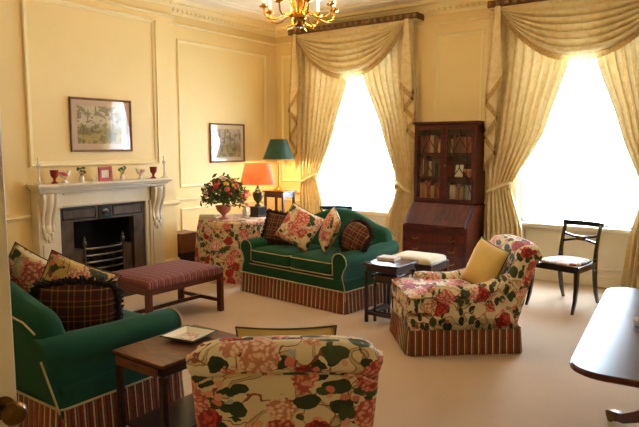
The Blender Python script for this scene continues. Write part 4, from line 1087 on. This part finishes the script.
def bird(y, label, flip):
    r = thing('china_bird', label, 'figurine', mloc(y), pi / 2 if flip > 0 else -pi / 2, 'china birds on the mantel')
    MB().lathe([(.032, 0), (.03, .01), (.02, .02), (.012, .035)], 12).build('base', 'white_china', r)
    mb = MB(); mb.tube([(-.065, 0, .10), (-.03, 0, .075), (0, 0, .072), (.03, 0, .085), (.045, 0, .105), (.05, 0, .122), (.07, 0, .118)], [.004, .018, .026, .022, .014, .015, .002], 10); mb.build('body', 'white_china', r, angle=180)
    for s_ in (-1, 1):
        mb = MB(); mb.superq((-.012, s_ * .022, .09), (.04, .007, .02), 1, 1, 10, 8, Matrix.Rotation(.35, 3, 'Y')); mb.build('wing', 'red_leather' if flip > 0 else 'pink_china', r)
    mb = MB(); [mb.tube([(0.005, s_ * .01, .03), (.005, s_ * .01, .055)], .003, 5) for s_ in (-1, 1)]; mb.build('legs', 'pink_china', r)
bird(3.43, 'red and white china bird figurine left of the red picture frame', 1)
bird(4.36, 'pale pink china bird figurine right of the red picture frame', -1)
for y, lb in ((3.62, 'left'), (4.12, 'right')):
    r = thing('china_posy', 'white china vase with dark leafy posy just %s of the red frame' % lb, 'vase', mloc(y), 0, 'posy vases on the mantel')
    MB().lathe([(.022, 0), (.026, .01), (.03, .035), (.018, .06), (.022, .07), (.015, .07), (.0, .04)], 14).build('vase', 'white_china', r)
    mb = MB(); rr_ = random.Random(int(y * 10))
    for q in range(9):
        a = q * 2.4; p = Vector((.035 * cos(a) * (q % 3) / 2, .04 * sin(a), .10 + .05 * rr_.random())); mb.tube([(0, 0, .05), tuple(p)], .002, 4)
        mb.superq(p, (.013, .013, .011), 1, 1, 6, 5)
    mb.build('posy', 'leaf_green', r)
r = thing('photo_frame', 'small square red picture frame in the middle of the mantel', 'photo frame', (XM, 3.885, ZM)); 
hy = .082; H = .155
MB().loft([[(x + .02 - .1 * (0 if s2 < 0 else H) * .4, s1 * (hy - i_), (i_ if s2 < 0 else H - i_)) for s1, s2 in ((-1, -1), (1, -1), (1, 1), (-1, 1))] for i_, x in ((.0, 0), (.0, .014), (.004, .018), (.032, .016), (.036, .008))], cap=False).build('frame', 'red_leather', r, angle=30)
mb = MB(); mb.loft([[(x + .02 - .1 * (0 if s2 < 0 else H) * .4, s1 * (hy - .003), (.003 if s2 < 0 else H - .003)) for s1, s2 in ((-1, -1), (1, -1), (1, 1), (-1, 1))] for x in (0.001, .007)]); mb.build('photo', 'paper', r, smooth=False)
mb = MB(); mb.box((.0, 0, .065), (.003, .05, .13), ry=radians(16)); mb.build('strut', 'brown_leather', r, smooth=False)
o = MB().lathe([(.016, 0), (.02, .012), (.017, .03), (.008, .036), (.0, .042)], 12).build('trinket_box', 'white_china', origin=(0, 0, 0)); o.location = mloc(3.76); tag(o, 'tiny white china box beside the red picture frame', 'trinket box')

# ================================================================== CHANDELIER
ch = thing('chandelier', 'gilt chandelier with curving candle arms hanging from the ceiling', 'chandelier', (-3.17, 4.07, 2.58))
# local z 0 = bottom finial
MB().lathe([(.001, -.01), (.02, .0), (.03, .02), (.045, .045), (.03, .06), (.055, .075), (.06, .095), (.03, .11), (.022, .14), (.03, .2), (.045, .24), (.02, .28), (.016, .45), (.03, .48), (.012, .5), (.012, .70)], 20).build('stem', 'gilt', ch)
MB().lathe([(.02, .70), (.012, .72), (.05, .80), (.07, .835), (.001, .84)], 20).build('ceiling_rose', 'gilt', ch)
MB().lathe([(.04, .0), (.052, .03), (.05, .06), (.035, .07)], 12).build('lower_boss', 'dark_gilt', ch)
mb = MB()
for q in range(8):
    a = 2 * pi * q / 8 + .2; mb.tube([(.03 * cos(a), .03 * sin(a), .05), (.07 * cos(a), .07 * sin(a), .012), (.10 * cos(a), .10 * sin(a), .0), (.13 * cos(a), .13 * sin(a), -.012)], [.007, .008, .006, .002], 6)
mb.build('leaf_spray', 'gilt', ch)
for tier, (n, R_, zc_, a0) in enumerate(((8, .30, .145, .1), (8, .20, .40, .5))):
    for q in range(n):
        a = 2 * pi * q / n + a0
        prof = [(.035, .075), (.07, .11), (.12, .10), (.17, .065), (R_ * .78, .055), (R_ * .96, .08), (R_, zc_)]
        if tier: prof = [(.03, .08), (.06, .16), (.10, .26), (.14, .33), (R_ * .88, .345), (R_ * .99, .365), (R_, zc_)]
        # smooth
        sm = []
        for i in range(len(prof) - 1):
            p0 = prof[max(i - 1, 0)]; p1 = prof[i]; p2 = prof[i + 1]; p3 = prof[min(i + 2, len(prof) - 1)]
            for e in range(4):
                t_ = e / 4; sm.append(tuple(.5 * (2 * p1[c] + (p2[c] - p0[c]) * t_ + (2 * p0[c] - 5 * p1[c] + 4 * p2[c] - p3[c]) * t_ ** 2 + (3 * p1[c] - p0[c] - 3 * p2[c] + p3[c]) * t_ ** 3) for c in (0, 1)))
        sm.append(prof[-1])
        ar = MB().tube([(r_ * cos(a), r_ * sin(a), z) for r_, z in sm], .0075, 8).build('arm', 'gilt', ch, angle=180)
        x, y = R_ * cos(a), R_ * sin(a)
        MB().lathe([(.008, zc_ - .01), (.036, zc_), (.04, zc_ + .008), (.036, zc_ + .01), (.014, zc_ + .01), (.016, zc_ + .03), (.012, zc_ + .032)], 14, (x, y, 0)).build('candle_cup', 'gilt', ar)
        MB().lathe([(.0125, zc_ + .02), (.0125, zc_ + .105), (.005, zc_ + .11)], 10, (x, y, 0)).build('candle_sleeve', 'candle_wax', ar)
        MB().lathe([(.006, zc_ + .108), (.014, zc_ + .13), (.012, zc_ + .145), (.001, zc_ + .185)], 10, (x, y, 0)).build('candle_bulb', 'lit_bulb', ar)
for q in range(6):
    a = 2 * pi * q / 6 + .1; point(ch, (.30 * cos(a), .30 * sin(a), .34), 6.0, (1, .68, .36), .03)
